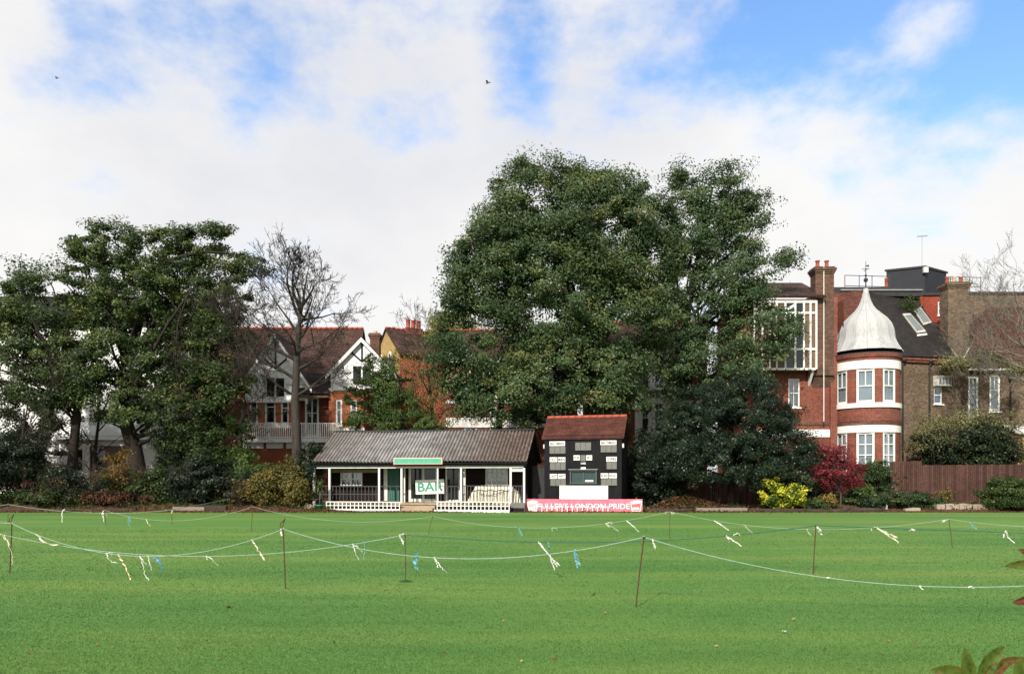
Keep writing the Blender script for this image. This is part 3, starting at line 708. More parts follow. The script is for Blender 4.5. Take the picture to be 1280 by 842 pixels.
    # glazed double door and side light
    window(g,gl[0],gl[1],DZ+.02,gl[3],y0,cols=(2,),rows=(1,),fr=.15,bar=.14,curtain=None,glass='dark_glass',sill=False,rec=-.02,name='glazed_door')
    window(g,g2[0],g2[1],DZ+.02,g2[3],y0,cols=(1,),rows=(1,),fr=.10,curtain=None,glass='dark_glass',sill=False,rec=-.02,name='glazed_panel')
    # veranda posts
    def post(pa,pb,ly=.16,z0=DZ):
        r=s(pa,pb,580,628,ly); MB().box(r[0]*.88+r[1]*.12,r[1]*.88+r[0]*.12,ly-.06,ly+.06,z0,EZ-.421).build('veranda_post',M['white_paint'],g,bevel=.008)
    post(391,394.3,z0=.0); post(410.6,413.6); post(472.6,475.6); post(575.2,578); post(636.8,640); post(653.6,656.8)
    post(500.6,503.6); post(546.2,548.4)
    def post2(pa,pb): 
        r=s(pa,pb,582,628,.95); MB().box(r[0],r[1],.9,1.0,DZ,EZ-.31).build('inner_post',M['old_white'],g)
    post2(579.5,582); post2(505,506.6)
    r=s(640,654,586,589,.16); MB().box(r[0],r[1],.13,.19,r[2],r[3]).build('cross_rail',M['white_paint'],g)
    # railings
    def rail(pa,pb,rails,nb,ly=.2):
        a,_=F.l(pa,610,ly); b,_=F.l(pb,610,ly); m=MB(); zt=None
        for py in rails:
            _,z=F.l((pa+pb)/2,py,ly); m.box(a,b,ly-.03,ly+.03,z-.025,z+.025); zt=zt or z
        for i in range(nb):
            x=a+(b-a)*(i+.5)/nb; m.box(x-.021,x+.021,ly-.016,ly+.016,DZ+.02,zt-.027)
        m.build('railing',M['grey_rail'],g)
    rail(413.8,472.4,(607.5,617.3),13); rail(475.8,500.4,(607.5,626),3); rail(549,575,(607.5,),6); rail(578.2,636.6,(607,),14); rail(640.2,653.4,(607,),4); rail(394.5,410.4,(607,617.5),3)
    # steps
    a,_=F.l(500,630,-.2); b,_=F.l(544,630,-.2); m=MB(); m.box(a,b,-.28,.058,.0,.36); m.box(a+.05,b-.05,-.62,-.282,.0,.22); m.box(a-.02,b-.1,-1.0,-.622,0,.09); m.build('steps',M['deck'],g,bevel=.02)
    return g
pavilion()
def pav_world(lx,ly,z=0):
    c,s=math.cos(PV.th),math.sin(PV.th); return Vector((PV.x+c*lx-s*ly,PV.y+s*lx+c*ly,z))
def pav_things():
    F=PV
    # green name board on the eave
    x0,x1,z0,z1=F.rect(491.5,553.5,571.2,580.4,-.2)
    g=empty('name_board',pav_world((x0+x1)/2,-.22,(z0+z1)/2),F.th,'long pale green name board with red edge fixed to the pavilion eave','sign')
    w,h=(x1-x0)/2,(z1-z0)/2
    MB().box(-w,w,.0,.05,-h,h).build('edging',M['sign_red'],g); MB().box(-w+.035,w-.035,-.012,-.001,-h+.035,h-.035).build('board',M['old_white'],g)
    MB().box(-w+.075,w-.075,-.022,-.0125,-h+.07,h-.07).build('painted_panel',M['sign_green'],g)
    # worn lettering, too faint in the photo to read: rows of faint strokes
    rng=np.random.default_rng(4); m=MB(); x=-w+.2
    while x<w-.2:
        a=rng.uniform(.05,.08); hh=h*.32
        m.box(x,x+.022,-.0245,-.0222,-hh*.6,hh)
        if rng.random()<.6: m.box(x+.022,x+a,-.0245,-.0222,hh*.7,hh)
        if rng.random()<.5: m.box(x+.022,x+a,-.0245,-.0222,-hh*.6,-hh*.3)
        x+=a+rng.choice([.045,.05,.05,.2],p=[.4,.3,.2,.1])
    m.build('faded_lettering',M['sign_letter'],g)
    # BAR sign
    x0,x1,z0,z1=F.rect(519.5,555.2,599.2,617,1.35); w,h=(x1-x0)/2,(z1-z0)/2
    g=empty('bar_sign',pav_world((x0+x1)/2,1.35,.5),F.th,'white board lettered BAR in green before the glazed door','sign')
    zc=(z0+z1)/2-.5; X=Matrix.Translation((0,0,zc))@Matrix.Rotation(R(-2),4,'Y')
    MB(X).box(-w,w,0,.03,-h,h).build('board',M['board_white'],g)
    vs,fs=text_mb('BAR',2*w*.9,2*h*.64,.024,.008); MB(X@Matrix.Translation((w*.05,-.006,0))).add(vs,fs).build('lettering',M['letter_green'],g)
    for sx in (-1,1): MB().tube([(sx*w*.75,.06,zc-h*.2),(sx*w*.8,.06,0)],.022,6).build('leg',M['black_timber'],g)
    MB().tube([(0,.06,zc),(0,.5,0)],.02,6).build('leg',M['black_timber'],g)
    # white trellis fronts
    def trellis(pa,pb,label,slant):
        xa,xb,z0,z1=F.rect(pa,pb,627.6,637.6,-.75); _,zb=F.l((pa+pb)/2,642.8,-.75)
        xc=(xa+xb)/2; w=(xb-xa)/2; zt=z1; zl=.13; zt+=.03; g=empty('trellis_panel',pav_world(xc,-.75,0),F.th,label,'trellis')
        m=MB(); nc=18; cw=2*w/nc; t=.024
        for i in range(nc+1): m.box(-w+i*cw-t,-w+i*cw+t,-.02,.0,zl,zt)
        for j in range(3):
            z=zl+(zt-zl)*j/2; m.box(-w-t,w+t,.002,.02,z-.024,z+.024)
        m.build('lattice',M['white_paint'],g)
        m=MB(); npk=26; k=2*(w+.12)/npk
        for i in range(npk):
            x=-w-.2+slant+i*k; m.prism_y([(x+.012,.0),(x+k-.012,.0),(x+k-.012,zl-.03),(x+k*.5,zl+.03),(x+.012,zl-.03)],-.10,-.075)
        m.box(-w-.2+slant,w+.04+slant,-.074,-.05,.05,.09)
        m.build('picket_skirt',M['white_paint'],g)
        m=MB(); m.box(-w,w,.05,.35,.02,.34); m.build('planter_box',M['black_timber'],g)
        rng=np.random.default_rng(int(pa)); n=900; cx=rng.choice(np.array([-.35,-.1,.15,.3,.6]),n)*w; pos=np.stack([cx+rng.normal(0,w*.11,n),rng.uniform(.0,.3,n),rng.uniform(.30,.62,n)],1)
        leafmesh('bedding_plants',pos,rng.normal(size=(n,3))+np.array((0,-.6,.5)),rng.uniform(.05,.1,n),rng.normal(.5,.2,n),M['mid_shrub'],g,rng=rng)
    trellis(408,499.5,'white lattice panel at the left of the pavilion steps',0)
    trellis(546.5,636.5,'white lattice panel at the right of the pavilion steps',0)
    # grey block at the end of the veranda
    x0,x1,z0,z1=F.rect(638,656,628,641,-.25); g=empty('concrete_block',pav_world((x0+x1)/2,-.2,0),F.th,'dark grey concrete block beneath the right end of the veranda','block')
    MB().box((x0-x1)/2,(x1-x0)/2,-.05,.3,0,z1).build('block_body',M['concrete'],g,bevel=.03); MB().box((x0-x1)/2+.03,(x1-x0)/2-.03,-.06,-.051,.03,z1*.45).build('dark_patch',M['black_timber'],g)  # block, and a darker panel over its lower front face
    # cream cover over stored things
    xa,xb,z0,z1=F.rect(582,652,608,628,.75); w=(xb-xa)/2
    g=empty('covered_heap',pav_world((xa+xb)/2,.95,.5),F.th,'heap under a creased cream tarpaulin behind the veranda railing','tarpaulin')
    H=z1-.45; m=MB(); nx,ny=44,14; rng=np.random.default_rng(2)
    vs=[]
    for j in range(ny+1):
        for i in range(nx+1):
            u=i/nx*2-1; v=j/ny*2-1
            px_=(u+1)/2
            top=H*min(1,max(.02,(px_-.01)/.16))*(1-.45*max(0,(px_-.8)/.2))
            z=top*(1-abs(v)**4)*(1-abs(u)**14)+.045*math.sin(u*23+v*3)*math.sin(v*5+u*9)+.03*math.sin(u*41+v*9)
            vs.append((u*w,v*.5+.05*math.sin(u*17),max(.0,z)))
    m.add(vs,[(j*(nx+1)+i,j*(nx+1)+i+1,(j+1)*(nx+1)+i+1,(j+1)*(nx+1)+i) for j in range(ny) for i in range(nx)])
    m.build('tarpaulin',M['tarp'],g,True)
    m=MB(); m.tube([(-w*.45,-.52,H*.55),(-w*.1,-.55,H*.45),(w*.3,-.55,H*.62),(w*.75,-.5,H*.85)],.018,5); m.build('lashing_cord',M['iron'],g)
    # yucca in a green pot, dark bin
    b=pav_world(*(F.l(399.5,640,-.9)[0],-.9)); g=empty('potted_yucca',b,0,'spiky yucca on a bare stem in a green pot by the pavilion','plant')
    MB().lathe([(.0,.01),(.25,.01),(.31,.33),(.34,.34),(.34,.40),(.29,.40),(.28,.30),(.0,.30)],(0,0,0),18).build('pot',M['pot_green'],g,True)
    zt=P(399.5,611,b.y).z; MB().tube([(0,0,.28),(.02,0,.8),(.0,0,zt)],[.05,.042,.04],7).build('stem',M['bark_grey'],g,True)
    m=MB(); rng=np.random.default_rng(6)
    for i in range(70):
        a=rng.uniform(0,2*math.pi); e=rng.uniform(-.5,1.4); L=rng.uniform(.55,.85); d=Vector((math.cos(a)*math.cos(e),math.sin(a)*math.cos(e),math.sin(e)))
        c=Vector((0,0,zt+.02)); sd=d.cross(Vector((0,0,1))); sd=sd.normalized()*.028 if sd.length>.01 else Vector((.028,0,0))
        mid=c+d*L*.55; tip=c+d*L-Vector((0,0,.12+.12*(e<.3)))
        m.add([c-sd*.6,c+sd*.6,mid+sd,mid-sd,tip],[(0,1,2,3),(3,2,4)])
    o=m.build('leaves',M['yucca'],g)
    at=o.data.attributes.new('tint','FLOAT','POINT'); at.data.foreach_set('value',rng.random(len(o.data.vertices)).astype('f'))
    b=pav_world(F.l(396,636,-.45)[0],-.42); g=empty('storage_tub',b,F.th,'black plastic tub behind the green yucca pot','tub')
    MB().lathe([(0,.3),(.0,.0),(.26,.0),(.30,.62),(.33,.63),(.33,.68),(.0,.70)],(0,0,0.02),16).build('tub',M['black_plastic'],g,True); MB().box(-.36,.36,-.36,.36,.71,.75).build('lid',M['black_plastic'],g,bevel=.02)
    b=P(386,640,46.2); g=empty('boulder',(b.x,46.2,0),0,'pale rounded stone lying left of the yucca pot','stone')
    m=MB(); m.lathe([(0,0),(.34,.0),(.38,.15),(.30,.33),(.12,.42),(0,.43)],(0,0,0),9); o=m.build('stone_body',M['stone'],g,True); o.scale=(1,.8,1)
    MB().box(.26,.45,-.12,.08,0,.62).build('stone_stump',M['stone'],g,bevel=.04)
pav_things()

# ------------------------------------------------------------------ scoreboard hut
def scoreboard():
    th=R(-15); xc=(728-CX)/FPX*45.5; F=Frame(xc,45.5,th)
    g=empty('scoreboard_hut',(F.x,F.y,0),th,'black timber cricket scoreboard hut with red tiled roof','scoreboard')
    xl,_=F.l(680.5,600,0); xr,_=F.l(777,600,0); EZ=(F.l(728,549,0)[1])+.26; D=3.3; RY=1.65; RZ=F.l(733,521,RY)[1]
    sl=F.rect
    hatch=sl(714,744.5,588.5,603,0)
    m=MB(); m.wall(xl,xr,0,EZ,0,[hatch],.14)
    m.quad((xr,0,0),(xr,D,0),(xr,D,EZ),(xr,0,EZ)); m.quad((xl,D,0),(xl,0,0),(xl,0,EZ),(xl,D,EZ)); m.quad((xr,D,0),(xl,D,0),(xl,D,EZ),(xr,D,EZ))
    m.poly([(xr,0,EZ),(xr,D,EZ),(xr,RY,RZ-.1)]); m.poly([(xl,D,EZ),(xl,0,EZ),(xl,RY,RZ-.1)])
    m.build('wall',M['black_timber'],g)
    m=MB(); k=9
    for i in range(1,k):
        x=xl+(xr-xl)*i/k
        if i in(3,4,5,6): m.box(x-.012,x+.012,-.012,-.001,hatch[3]+.1,EZ-.02)
        else: m.box(x-.012,x+.012,-.012,-.001,0.02,EZ-.02)
    for i in range(1,8): m.box(xr+.001,xr+.012,D*i/8-.012,D*i/8+.012,.02,EZ-.02)
    m.build('cover_battens',M['black_timber'],g)
    # tiled roof: real courses
    m=MB(); n=15
    for sgn in (0,1):
        for i in range(n):
            t0,t1=i/n,(i+1)/n
            ya=-.12+(RY+.12)*t0; yb=-.12+(RY+.12)*t1+.03; za=EZ-.18+(RZ-EZ+.18)*t0; zb=EZ-.18+(RZ-EZ+.18)*t1
            if sgn: ya,yb=D-ya,D-yb
            x=xl-.16
            rng=np.random.default_rng(i+sgn*50)
            while x<xr+.16:
                w=min(.19,xr+.17-x); j=rng.uniform(-.012,.012); tl=.02+rng.uniform(0,.012)
                vs=[(x,ya,za+.02+j*.5),(x+w-.006,ya,za+.02+j*.5),(x+w-.006,yb,zb+.0),(x,yb,zb+.0),(x,ya,za+.02+tl+j),(x+w-.006,ya,za+.02+tl+j),(x+w-.006,yb,zb+.018),(x,yb,zb+.018)]
                fs=[(4,5,6,7),(0,1,5,4),(1,2,6,5),(3,0,4,7)]
                if sgn: fs=[f[::-1] for f in fs]
                m.add(vs,fs); x+=w
    m.prism_x([(-.1,EZ-.2),(RY,RZ-.02),(D+.2,EZ-.2),(D+.2,EZ-.24),(RY,RZ-.07),(-.1,EZ-.24)],xl-.14,xr+.14)
    rf=m.build('roof',M['roof_tile'],g); 
    ridge_tiles(xl-.15,xr+.15,RY,RZ+.0).build('ridge',M['ridge_tile'],rf,True)
    m=MB(); m.prism_y([(xl-.0,EZ-.24),(xr+.0,EZ-.24),(xr,EZ-.16),(xl,EZ-.16)],-.09,-.06); m.build('fascia',M['black_timber'],g)
    # plates
    def plate(pa,pb,pt,pbm,txt=None,words=1):
        r=sl(pa,pb,pt,pbm,0); o=MB().box(r[0],r[1],-.035,-.013,r[2],r[3]).build('word_plate',M['board_white'],g)
        if txt:
            vs,fs=text_mb(txt,(r[1]-r[0])*.9,(r[3]-r[2])*.66,.03,.004); X=Matrix.Translation(((r[0]+r[1])/2,-.038,(r[2]+r[3])/2)); MB(X).add(vs,fs).build('lettering',M['plate_ink'],o)
    def slots(pa,pb,pt,pbm,n):
        r=sl(pa,pb,pt,pbm,0); m=MB(); k=(r[1]-r[0])/n
        for i in range(n): m.box(r[0]+i*k+.008,r[0]+(i+1)*k-.008,-.03,-.013,r[2],r[3])
        o=m.build('number_slots',M['slot_grey'],g)
        fr=MB(); fr.box(r[0]-.03,r[1]+.03,-.045,-.013,r[2]-.035,r[2]-.002); fr.build('slot_ledge',M['black_timber'],o)
    plate(687,706.3,551.3,557,'BATSMAN'); slots(687,707,557.8,566.6,3)
    plate(687.2,696.4,571.2,577,'LAST'); plate(697.4,706.8,571.2,577,'MAN'); slots(687.5,707.2,577.8,587,3)
    plate(687.5,696.5,592,598,'LAST'); plate(697.5,706.8,592,598,'WKT'); slots(688,707.4,598.8,606.8,3)
    slots(719,739,552.7,562.6,3)
    plate(717,724.8,568.7,574.9,'FOR'); slots(725.6,732.2,568.4,576,1); plate(732.8,740.2,568.7,574.9,'WKTS')
    r=sl(726,732.4,577.6,580,0); vs,fs=text_mb('OVERS',r[1]-r[0],r[3]-r[2],.02,.004); MB(Matrix.Translation(((r[0]+r[1])/2,-.016,(r[2]+r[3])/2))).add(vs,fs).build('small_lettering',M['board_white'],g)
    plate(726.2,732.2,583.6,586.6)
    plate(750.6,770.6,550.2,555.8,'BATSMAN'); slots(750.8,771,556.6,565,3)
    plate(758,771,570.6,576.6,'OVERS'); slots(758.2,771.2,577.4,586,2)
    plate(751,760.2,591.2,597.2,'RUNS'); plate(761.2,771,591.2,597.2,'REQD'); slots(751.2,771.4,598,606.4,3)
    # hatch window
    h=hatch; m=MB(); f=.06
    m.box(h[0]-.1,h[1]+.1,-.07,-.013,h[3],h[3]+.07); m.box(h[0]-.1,h[1]+.1,-.07,-.013,h[2]-.07,h[2]); m.box(h[0]-.08,h[0],-.05,-.013,h[2],h[3]); m.box(h[1],h[1]+.08,-.05,-.013,h[2],h[3]); m.box((h[0]+h[1])/2-.03,(h[0]+h[1])/2+.03,.03,.08,h[2],h[3])
    o=m.build('hatch_frame',M['hatch_paint'],g); MB().box(h[0],h[1],.09,.10,h[2],h[3]).build('pane',M['hatch_glass'],o)
    r=sl(731,741,598.5,601,.2); MB().box((h[0]+h[1])/2+.1,h[1]-.15,.05,.085,h[2]+.06,h[2]+.16).build('paper_sheet',M['board_white'],o)
    MB().box(h[0]-.15,h[1]+.15,-.16,-.02,h[3]+.08,h[3]+.12).build('drip_board',M['grey_metal'],o)
    # white panel under the hatch
    r=sl(699.4,760,606.6,624,-.05); pn=MB().box(r[0],r[1],-.06,-.014,r[2],r[3]).build('white_panel',M['board_white'],g)
    MB().box(r[0]+.25,r[1]-.25,-.066,-.061,r[2]+.1,r[2]+.125).build('panel_line',M['slot_grey'],pn)
    MB().box((r[0]+r[1])/2-.18,(r[0]+r[1])/2+.3,-.066,-.061,(r[2]+r[3])/2,(r[2]+r[3])/2+.03).build('faint_print',M['slot_pale'],pn)
    # lamps
    for (lx,sg) in ((xr,1),(xl,-1)):
        z=F.l(779,556.5,0)[1]; m=MB(); m.box(lx+(.0 if sg>0 else -.12),lx+(.12 if sg>0 else 0),.18,.36,z-.13,z+.13); m.build('side_lamp',M['old_white'],g,bevel=.02)
    # frame of the side gate on the left
    gx0,_=F.l(667,600,.6); m=MB(); zt=F.l(672,582,.6)[1]; m.box(gx0,xl-.02,.57,.63,zt-.06,zt); m.box(gx0-.06,gx0,.57,.63,0,zt); m.box(gx0+.002,xl-.02,.61,.66,.1,zt-.062); m.build('side_gate',M['gate_grey'],g)
    return g
M['roof_tile']=weathered('clay_roof_tile',(.040,.021,.019),(.095,.036,.028),.85,1.8,12,c3=(.155,.058,.040))
M['hatch_paint']=plain('hatch_grey_paint',(.055,.065,.068),.5)
M['hatch_glass']=plain('hatch_glass',(.035,.06,.062),.15,0,.6)
M['slot_pale']=plain('faint_grey_print',(.55,.56,.55),.6)
M['gate_grey']=weathered('gate_grey',(.028,.028,.03),(.045,.045,.048),.6)
scoreboard()
def banner():
    th=R(-4); Y=44.75; F=Frame((730-CX)/FPX*Y,Y,th); x0,x1,z0,z1=F.rect(657.5,803,623.4,641,0); z0=max(.02,z0); w=(x1-x0)/2; xc=(x0+x1)/2; h=z1-z0
    g=empty('advertising_banner',(F.x,F.y,0),th,'long pink advertising banner at the foot of the black scoreboard hut','banner')
    m=MB(); n=60; xs=np.linspace(x0,x1,n+1)
    for i in range(n):
        a=.012*math.sin(xs[i]*5)+.008*math.sin(xs[i]*13); b=.012*math.sin(xs[i+1]*5)+.008*math.sin(xs[i+1]*13)
        m.quad((xs[i],a,z0),(xs[i+1],b,z0),(xs[i+1],b,z1),(xs[i],a,z1))
        m.quad((xs[i+1],b+.01,z0),(xs[i],a+.01,z0),(xs[i],a+.01,z1),(xs[i+1],b+.01,z1))
    m.build('banner_sheet',M['pink'],g,True)
    la,_=F.l(672,632,0); lb,_=F.l(787,632,0); zc=F.l(730,632.2,0)[1]
    vs,fs=text_mb("FULLER'S LONDON PRIDE",lb-la,.34,.014,.02); MB(Matrix.Translation(((la+lb)/2,-.035,zc))).add(vs,fs).build('lettering',M['banner_white'],g)
    def crest(pa,pb,faded):
        a,b,c,d=F.rect(pa,pb,625,640,0); c=max(c,z0+.03); mx=(a+b)/2; hw=(b-a)/2
        prof=lambda k:[(mx-hw*k*.72,(c+d)/2-(d-c)/2*k),(mx+hw*k*.72,(c+d)/2-(d-c)/2*k),(mx+hw*k*.92,(c+d)/2+(d-c)*.12*k),(mx+hw*k,(c+d)/2+(d-c)*.42*k),(mx+hw*.3*k,(c+d)/2+(d-c)*.5*k),(mx-hw*.3*k,(c+d)/2+(d-c)*.47*k),(mx-hw*k,(c+d)/2+(d-c)*.36*k),(mx-hw*k*.92,(c+d)/2)]
        o=MB().prism_y(prof(1),-.032,-.022).build('crest',M['banner_white'],g)
        MB().prism_y(prof(.84),-.038,-.0325).build('crest_field',M['crest_red' if not faded else 'crest_faded'],o)
        zc=(c+d)/2; m=MB(); m.prism_y([(mx-hw*.72,zc+.10),(mx+hw*.7,zc+.16),(mx+hw*.72,zc+.26),(mx-hw*.74,zc+.20)],-.044,-.0385); m.prism_y([(mx-hw*.55,zc-.22),(mx+hw*.5,zc-.2),(mx+hw*.5,zc-.08),(mx-hw*.55,zc-.1)],-.044,-.0385); m.build('crest_band',M['banner_white'],o)
    crest(788,802.5,False); crest(659,672,True)
    # posts behind the banner
    m=MB(); [m.box(x-.03,x+.03,.03,.09,0,z1+.05) for x in (x0+.1,)]; m.build('banner_post',M['fence_timber'],g)
    m=MB(); x=x1-.35; m.box(x-.04,x+.04,.03,.1,0,z1+.12); m.build('banner_post',M['fence_timber'],g)
    # added white T shapes standing in for a doubled ghost of the lettering
    a,_=F.l(671,640,-.12); b,_=F.l(760,640,-.12); k=empty('ghost_letter_row',(F.x,F.y,0),th,'added row of small white T shapes for the ghost lettering before the pink banner','ghost_letters'); m=MB(); n=15
    for i in range(n):
        x=a+(b-a)*i/(n-1); m.box(x-.028,x+.028,-.15,-.125,0,.30); m.box(x-.125,x+.105,-.152,-.123,.301,.345)
    m.build('ghost_letters',M['banner_white'],k)
M['crest_red']=plain('crest_red',(.66,.13,.15),.5); M['crest_faded']=plain('crest_faded',(.78,.42,.42),.5)
banner()
# ------------------------------------------------------------------ houses
def slab(parent,pts,th,material,name):
    """a sloping roof panel of real thickness; pts counter-clockwise seen from outside"""
    a=[Vector(p) for p in pts]; n=(a[1]-a[0]).cross(a[2]-a[0]).normalized()
    b=[p-n*th for p in a]; k=len(a)
    m=MB(); m.add(a+b,[tuple(range(k)),tuple(range(2*k-1,k-1,-1))]+[(i,i+k,(i+1)%k+k,(i+1)%k) for i in range(k)])
    return m.build(name,material,parent)
def shell(m,x0,x1,y0,y1,z,zg=None):
    m.quad((x1,y0,0),(x1,y1,0),(x1,y1,z),(x1,y0,z)); m.quad((x0,y1,0),(x0,y0,0),(x0,y0,z),(x0,y1,z)); m.quad((x1,y1,0),(x0,y1,0),(x0,y1,z),(x1,y1,z))
    if zg:
        ym=(y0+y1)/2
        m.poly([(x1,y0,z),(x1,y1,z),(x1,ym,zg)]); m.poly([(x0,y1,z),(x0,y0,z),(x0,ym,zg)])
    return m

def turret_house():
    F=Frame(25.8,54,0); g=empty('turret_house',(F.x,F.y,0),0,'red brick house with white ogee-domed round turret','house')
    L=lambda px,py,ly=0: F.l(px,py,ly)
    def p3(px,py,Y): q=P(px,py,Y); return (q.x-F.x,q.y-F.y,q.z)
    # left wing
    x0=L(930,500)[0]; x1=L(1046,500)[0]; zt=L(1000,374)[1]
    win=F.rect(985.5,999.8,473,509,0); win2=F.rect(953,962,478,512,0)
    m=MB(); m.wall(x0,x1,0,zt,0,[win,win2],.16); shell(m,x0,x1+.5,0.001,7,zt); m.build('wing_wall',M['red_brick'],g)
    for w in (win,win2): window(g,*w,0,cols=(2,2),rows=(1,1),curtain='dim_curtain')
    zr=2+(598-355)/FPX*58
    slab(g,[(x0-.3,-.95,zt+.02),(x1-1.15,-.95,zt+.02),(x1-1.15,3.6,zr),(x0-.3,3.6,zr)],.14,M['tile_brown'],'wing_roof')
    # string courses and the white band
    z0,z1=L(1020,546)[1],L(1020,536.5)[1]; MB().box(x0,x1-.02,-.05,.0-.001,z0,z1).build('white_band',M['white_paint'],g)
    z0,z1=L(1020,531)[1],L(1020,527.5)[1]; MB().box(x0,x1-.02,-.07,-.001,z0,z1).build('string_course',M['dark_brick'],g)
    # timber-framed oriel
    a,b,c,d=F.rect(943,1020.5,375.5,461,-.9); o=MB(); th=.1; y=-.9
    cols=[a,a+(b-a)*.13,a+(b-a)*.25,a+(b-a)*.36,a+(b-a)*.5,a+(b-a)*.66,a+(b-a)*.80,a+(b-a)*.905,b]
    zs=[c,c+(d-c)*.26,c+(d-c)*.31,c+(d-c)*.62,c+(d-c)*.80,c+(d-c)*.93,d]
    for x in cols: o.box(x-.06,x+.06,y-.02,y+.10,c,d)
    for z in (c,c+(d-c)*.29,c+(d-c)*.82,c+(d-c)*.98):
        for i in range(len(cols)-1): o.box(cols[i]+.06,cols[i+1]-.06,y-.03,y+.10,z-.07,z+.07)
    for i in range(0,5,2):
        o.prism_y([(cols[i]+.06,c+(d-c)*.84),(cols[i]+.06,c+(d-c)*.88),(cols[i+1]+.06,c+(d-c)*.97),(cols[i+1]+.06,c+(d-c)*.93)],y-.025,y)
    for i in (4,): o.box((cols[4]+cols[5])/2-.03,(cols[4]+cols[5])/2+.03,y,y+.09,c+(d-c)*.31,c+(d-c)*.80); o.box(cols[4]+.06,cols[5]-.06,y+.005,y+.085,c+(d-c)*.6,c+(d-c)*.64)
    o.box(b-.05,b+.05,y+.101,-.001,c,d)
    fr=o.build('oriel_frame',M['white_paint'],g)
    pn=MB()
    for i in (0,1,2,3,6,7):
        pn.box(cols[i]+.05,cols[i+1]-.05,y+.06,y+.08,c+.05,d-.05)
    pn.box(b-.02,b-.0,y+.1,-.01,c,d); pn.build('oriel_panel',M['oriel_brown'],fr)
    gp=MB(); gp.box(cols[4]+.05,cols[6]-.05,y+.065,y+.075,c+.05,d-.05); gp.build('pane',M['dark_glass'],fr)
    gp=MB(); gp.box(cols[4]+.05,cols[6]-.05,y+.2,y+.21,c+.05,d-.05)
    m=MB(); m.box(a,b,y+.1,-.01,c-.1,c-.02); m.box(a,b,y+.09,-.01,d+.0,d+.1); m.box(a+.02,b-.06,-.12,-.05,c-.01,d-.01); m.build('oriel_floor',M['oriel_brown'],fr)
    m=MB(); m.prism_x([(-.02,c-.1),(-.8,c-.1),(-.02,c-1.1)],b-.25,b-.1); m.build('oriel_bracket',M['white_paint'],fr)
    # chimney stack at the front of the wing
    c0,c1=L(1019.5,400,-.45)[0],L(1042.5,400,-.45)[0]; cz0=L(1030,466,-.45)[1]; cz1=L(1030,333,-.45)[1]
    ch=chimney(g,c0,c1,-.45,.5,cz0+.0,cz1,'dark_brick',2)
    m=MB(); m.prism_x([(-.45,cz0),(-.002,cz0-1.0),(-.002,cz0)],c0-.05,c1+.05); m.build('corbel',M['dark_brick'],ch)
    MB().box(c0-.5,c1+.05,-.5,-.01,cz0-.16,cz0-.002).build('corbel_course',M['dark_brick'],ch)
    px_=(c0+c1)/2-.1; m=MB(); m.tube([(px_,-.52,cz1+.2),(px_,-.52,cz0-3.5)],.035,6); m.build('flue_pipe',M['old_white'],ch)
    st=MB(); a2,b2=L(1037,500)[0],L(1046,500)[0]; st.box(a2,b2-.02,-.16,-.002,0,L(1040,372)[1]); st.build('pilaster',M['turret_brick'],g)
    # turret
    cx,cy=(1084.3-CX)/FPX*54-F.x,.25; r=2.24
    zT=lambda py:2+(598-py)/FPX*52.3
    wa=[(-72,14),(-26,15),(17.5,14)]
    def cyl(r,z0,z1,name,material,a0=-150,a1=100,parent=g,r1=None):
        m=MB(); n=44; r1=r1 or r
        for i in range(n):
            t0=R(-90+a0+(a1-a0)*i/n); t1=R(-90+a0+(a1-a0)*(i+1)/n)
            q=lambda rr,t,z:(cx+rr*math.cos(t),cy+rr*math.sin(t),z)
            m.quad(q(r,t0,z0),q(r,t1,z0),q(r1,t1,z1),q(r1,t0,z1)); m.quad(q(r1,t0,z1),q(r1,t1,z1),q(r-.3,t1,z1),q(r-.3,t0,z1)); m.quad(q(r-.3,t0,z0),q(r-.3,t1,z0),q(r,t1,z0),q(r,t0,z0))
        return m.build(name,material,parent,False)
    # brick wall with openings on two storeys
    m=MB(); fl=[(zT(577)-1.1,zT(540)),(zT(503),zT(461))]
    angs=[-150,100]+[c+s*h for c,h in wa for s in (-1,1)]; angs=sorted(angs)
    fine=[]
    for a,b in zip(angs,angs[1:]):
        n=max(1,int((b-a)/5)); fine+=list(np.linspace(a,b,n,endpoint=False))
    fine.append(100); zs=[0]+[z for f in fl for z in f]+[zT(441)]
    hole=lambda t,z:any(c-h<t<c+h for c,h in wa) and any(f[0]<z<f[1] for f in fl)
    q=lambda rr,t,z:(cx+rr*math.sin(R(t)),cy-rr*math.cos(R(t)),z)
    for a,b in zip(fine,fine[1:]):
        for z0,z1 in zip(zs,zs[1:]):
            if not hole((a+b)/2,(z0+z1)/2): m.quad(q(r,a,z0),q(r,b,z0),q(r,b,z1),q(r,a,z1))
    for c,h in wa:
        for z0,z1 in fl:
            for t,fl_ in ((c-h,1),(c+h,-1)):
                vs=[q(r,t,z0),q(r,t,z1),q(r-.35,t,z1),q(r-.35,t,z0)]; m.quad(*(vs if fl_>0 else vs[::-1]))
    o=m.build('turret_wall',M['turret_brick'],g)
    for c,h in wa:
        for k,(z0,z1) in enumerate(fl):
            X=Matrix.Translation((cx,cy,0))@Matrix.Rotation(R(c),4,'Z')@Matrix.Translation((0,-r*math.cos(R(h))+.02,0)); hw=r*math.sin(R(h))-.01
            window(g,-hw,hw,z0,z1,-.06,X,cols=(2,2) if k==0 else (1,2),rows=(1,1) if k else (1,2),fr=.13,bar=.06,curtain='curtain',sill=False,rec=.05,gap=.0 if k else .12)
    cyl(r+.05,zT(460.5),zT(450),'white_lintel_band',M['white_paint']); cyl(r+.10,zT(509),zT(503.2),'white_sill_band',M['white_paint'])
    cyl(r+.05,zT(540),zT(531),'white_lintel_band',M['white_paint'])
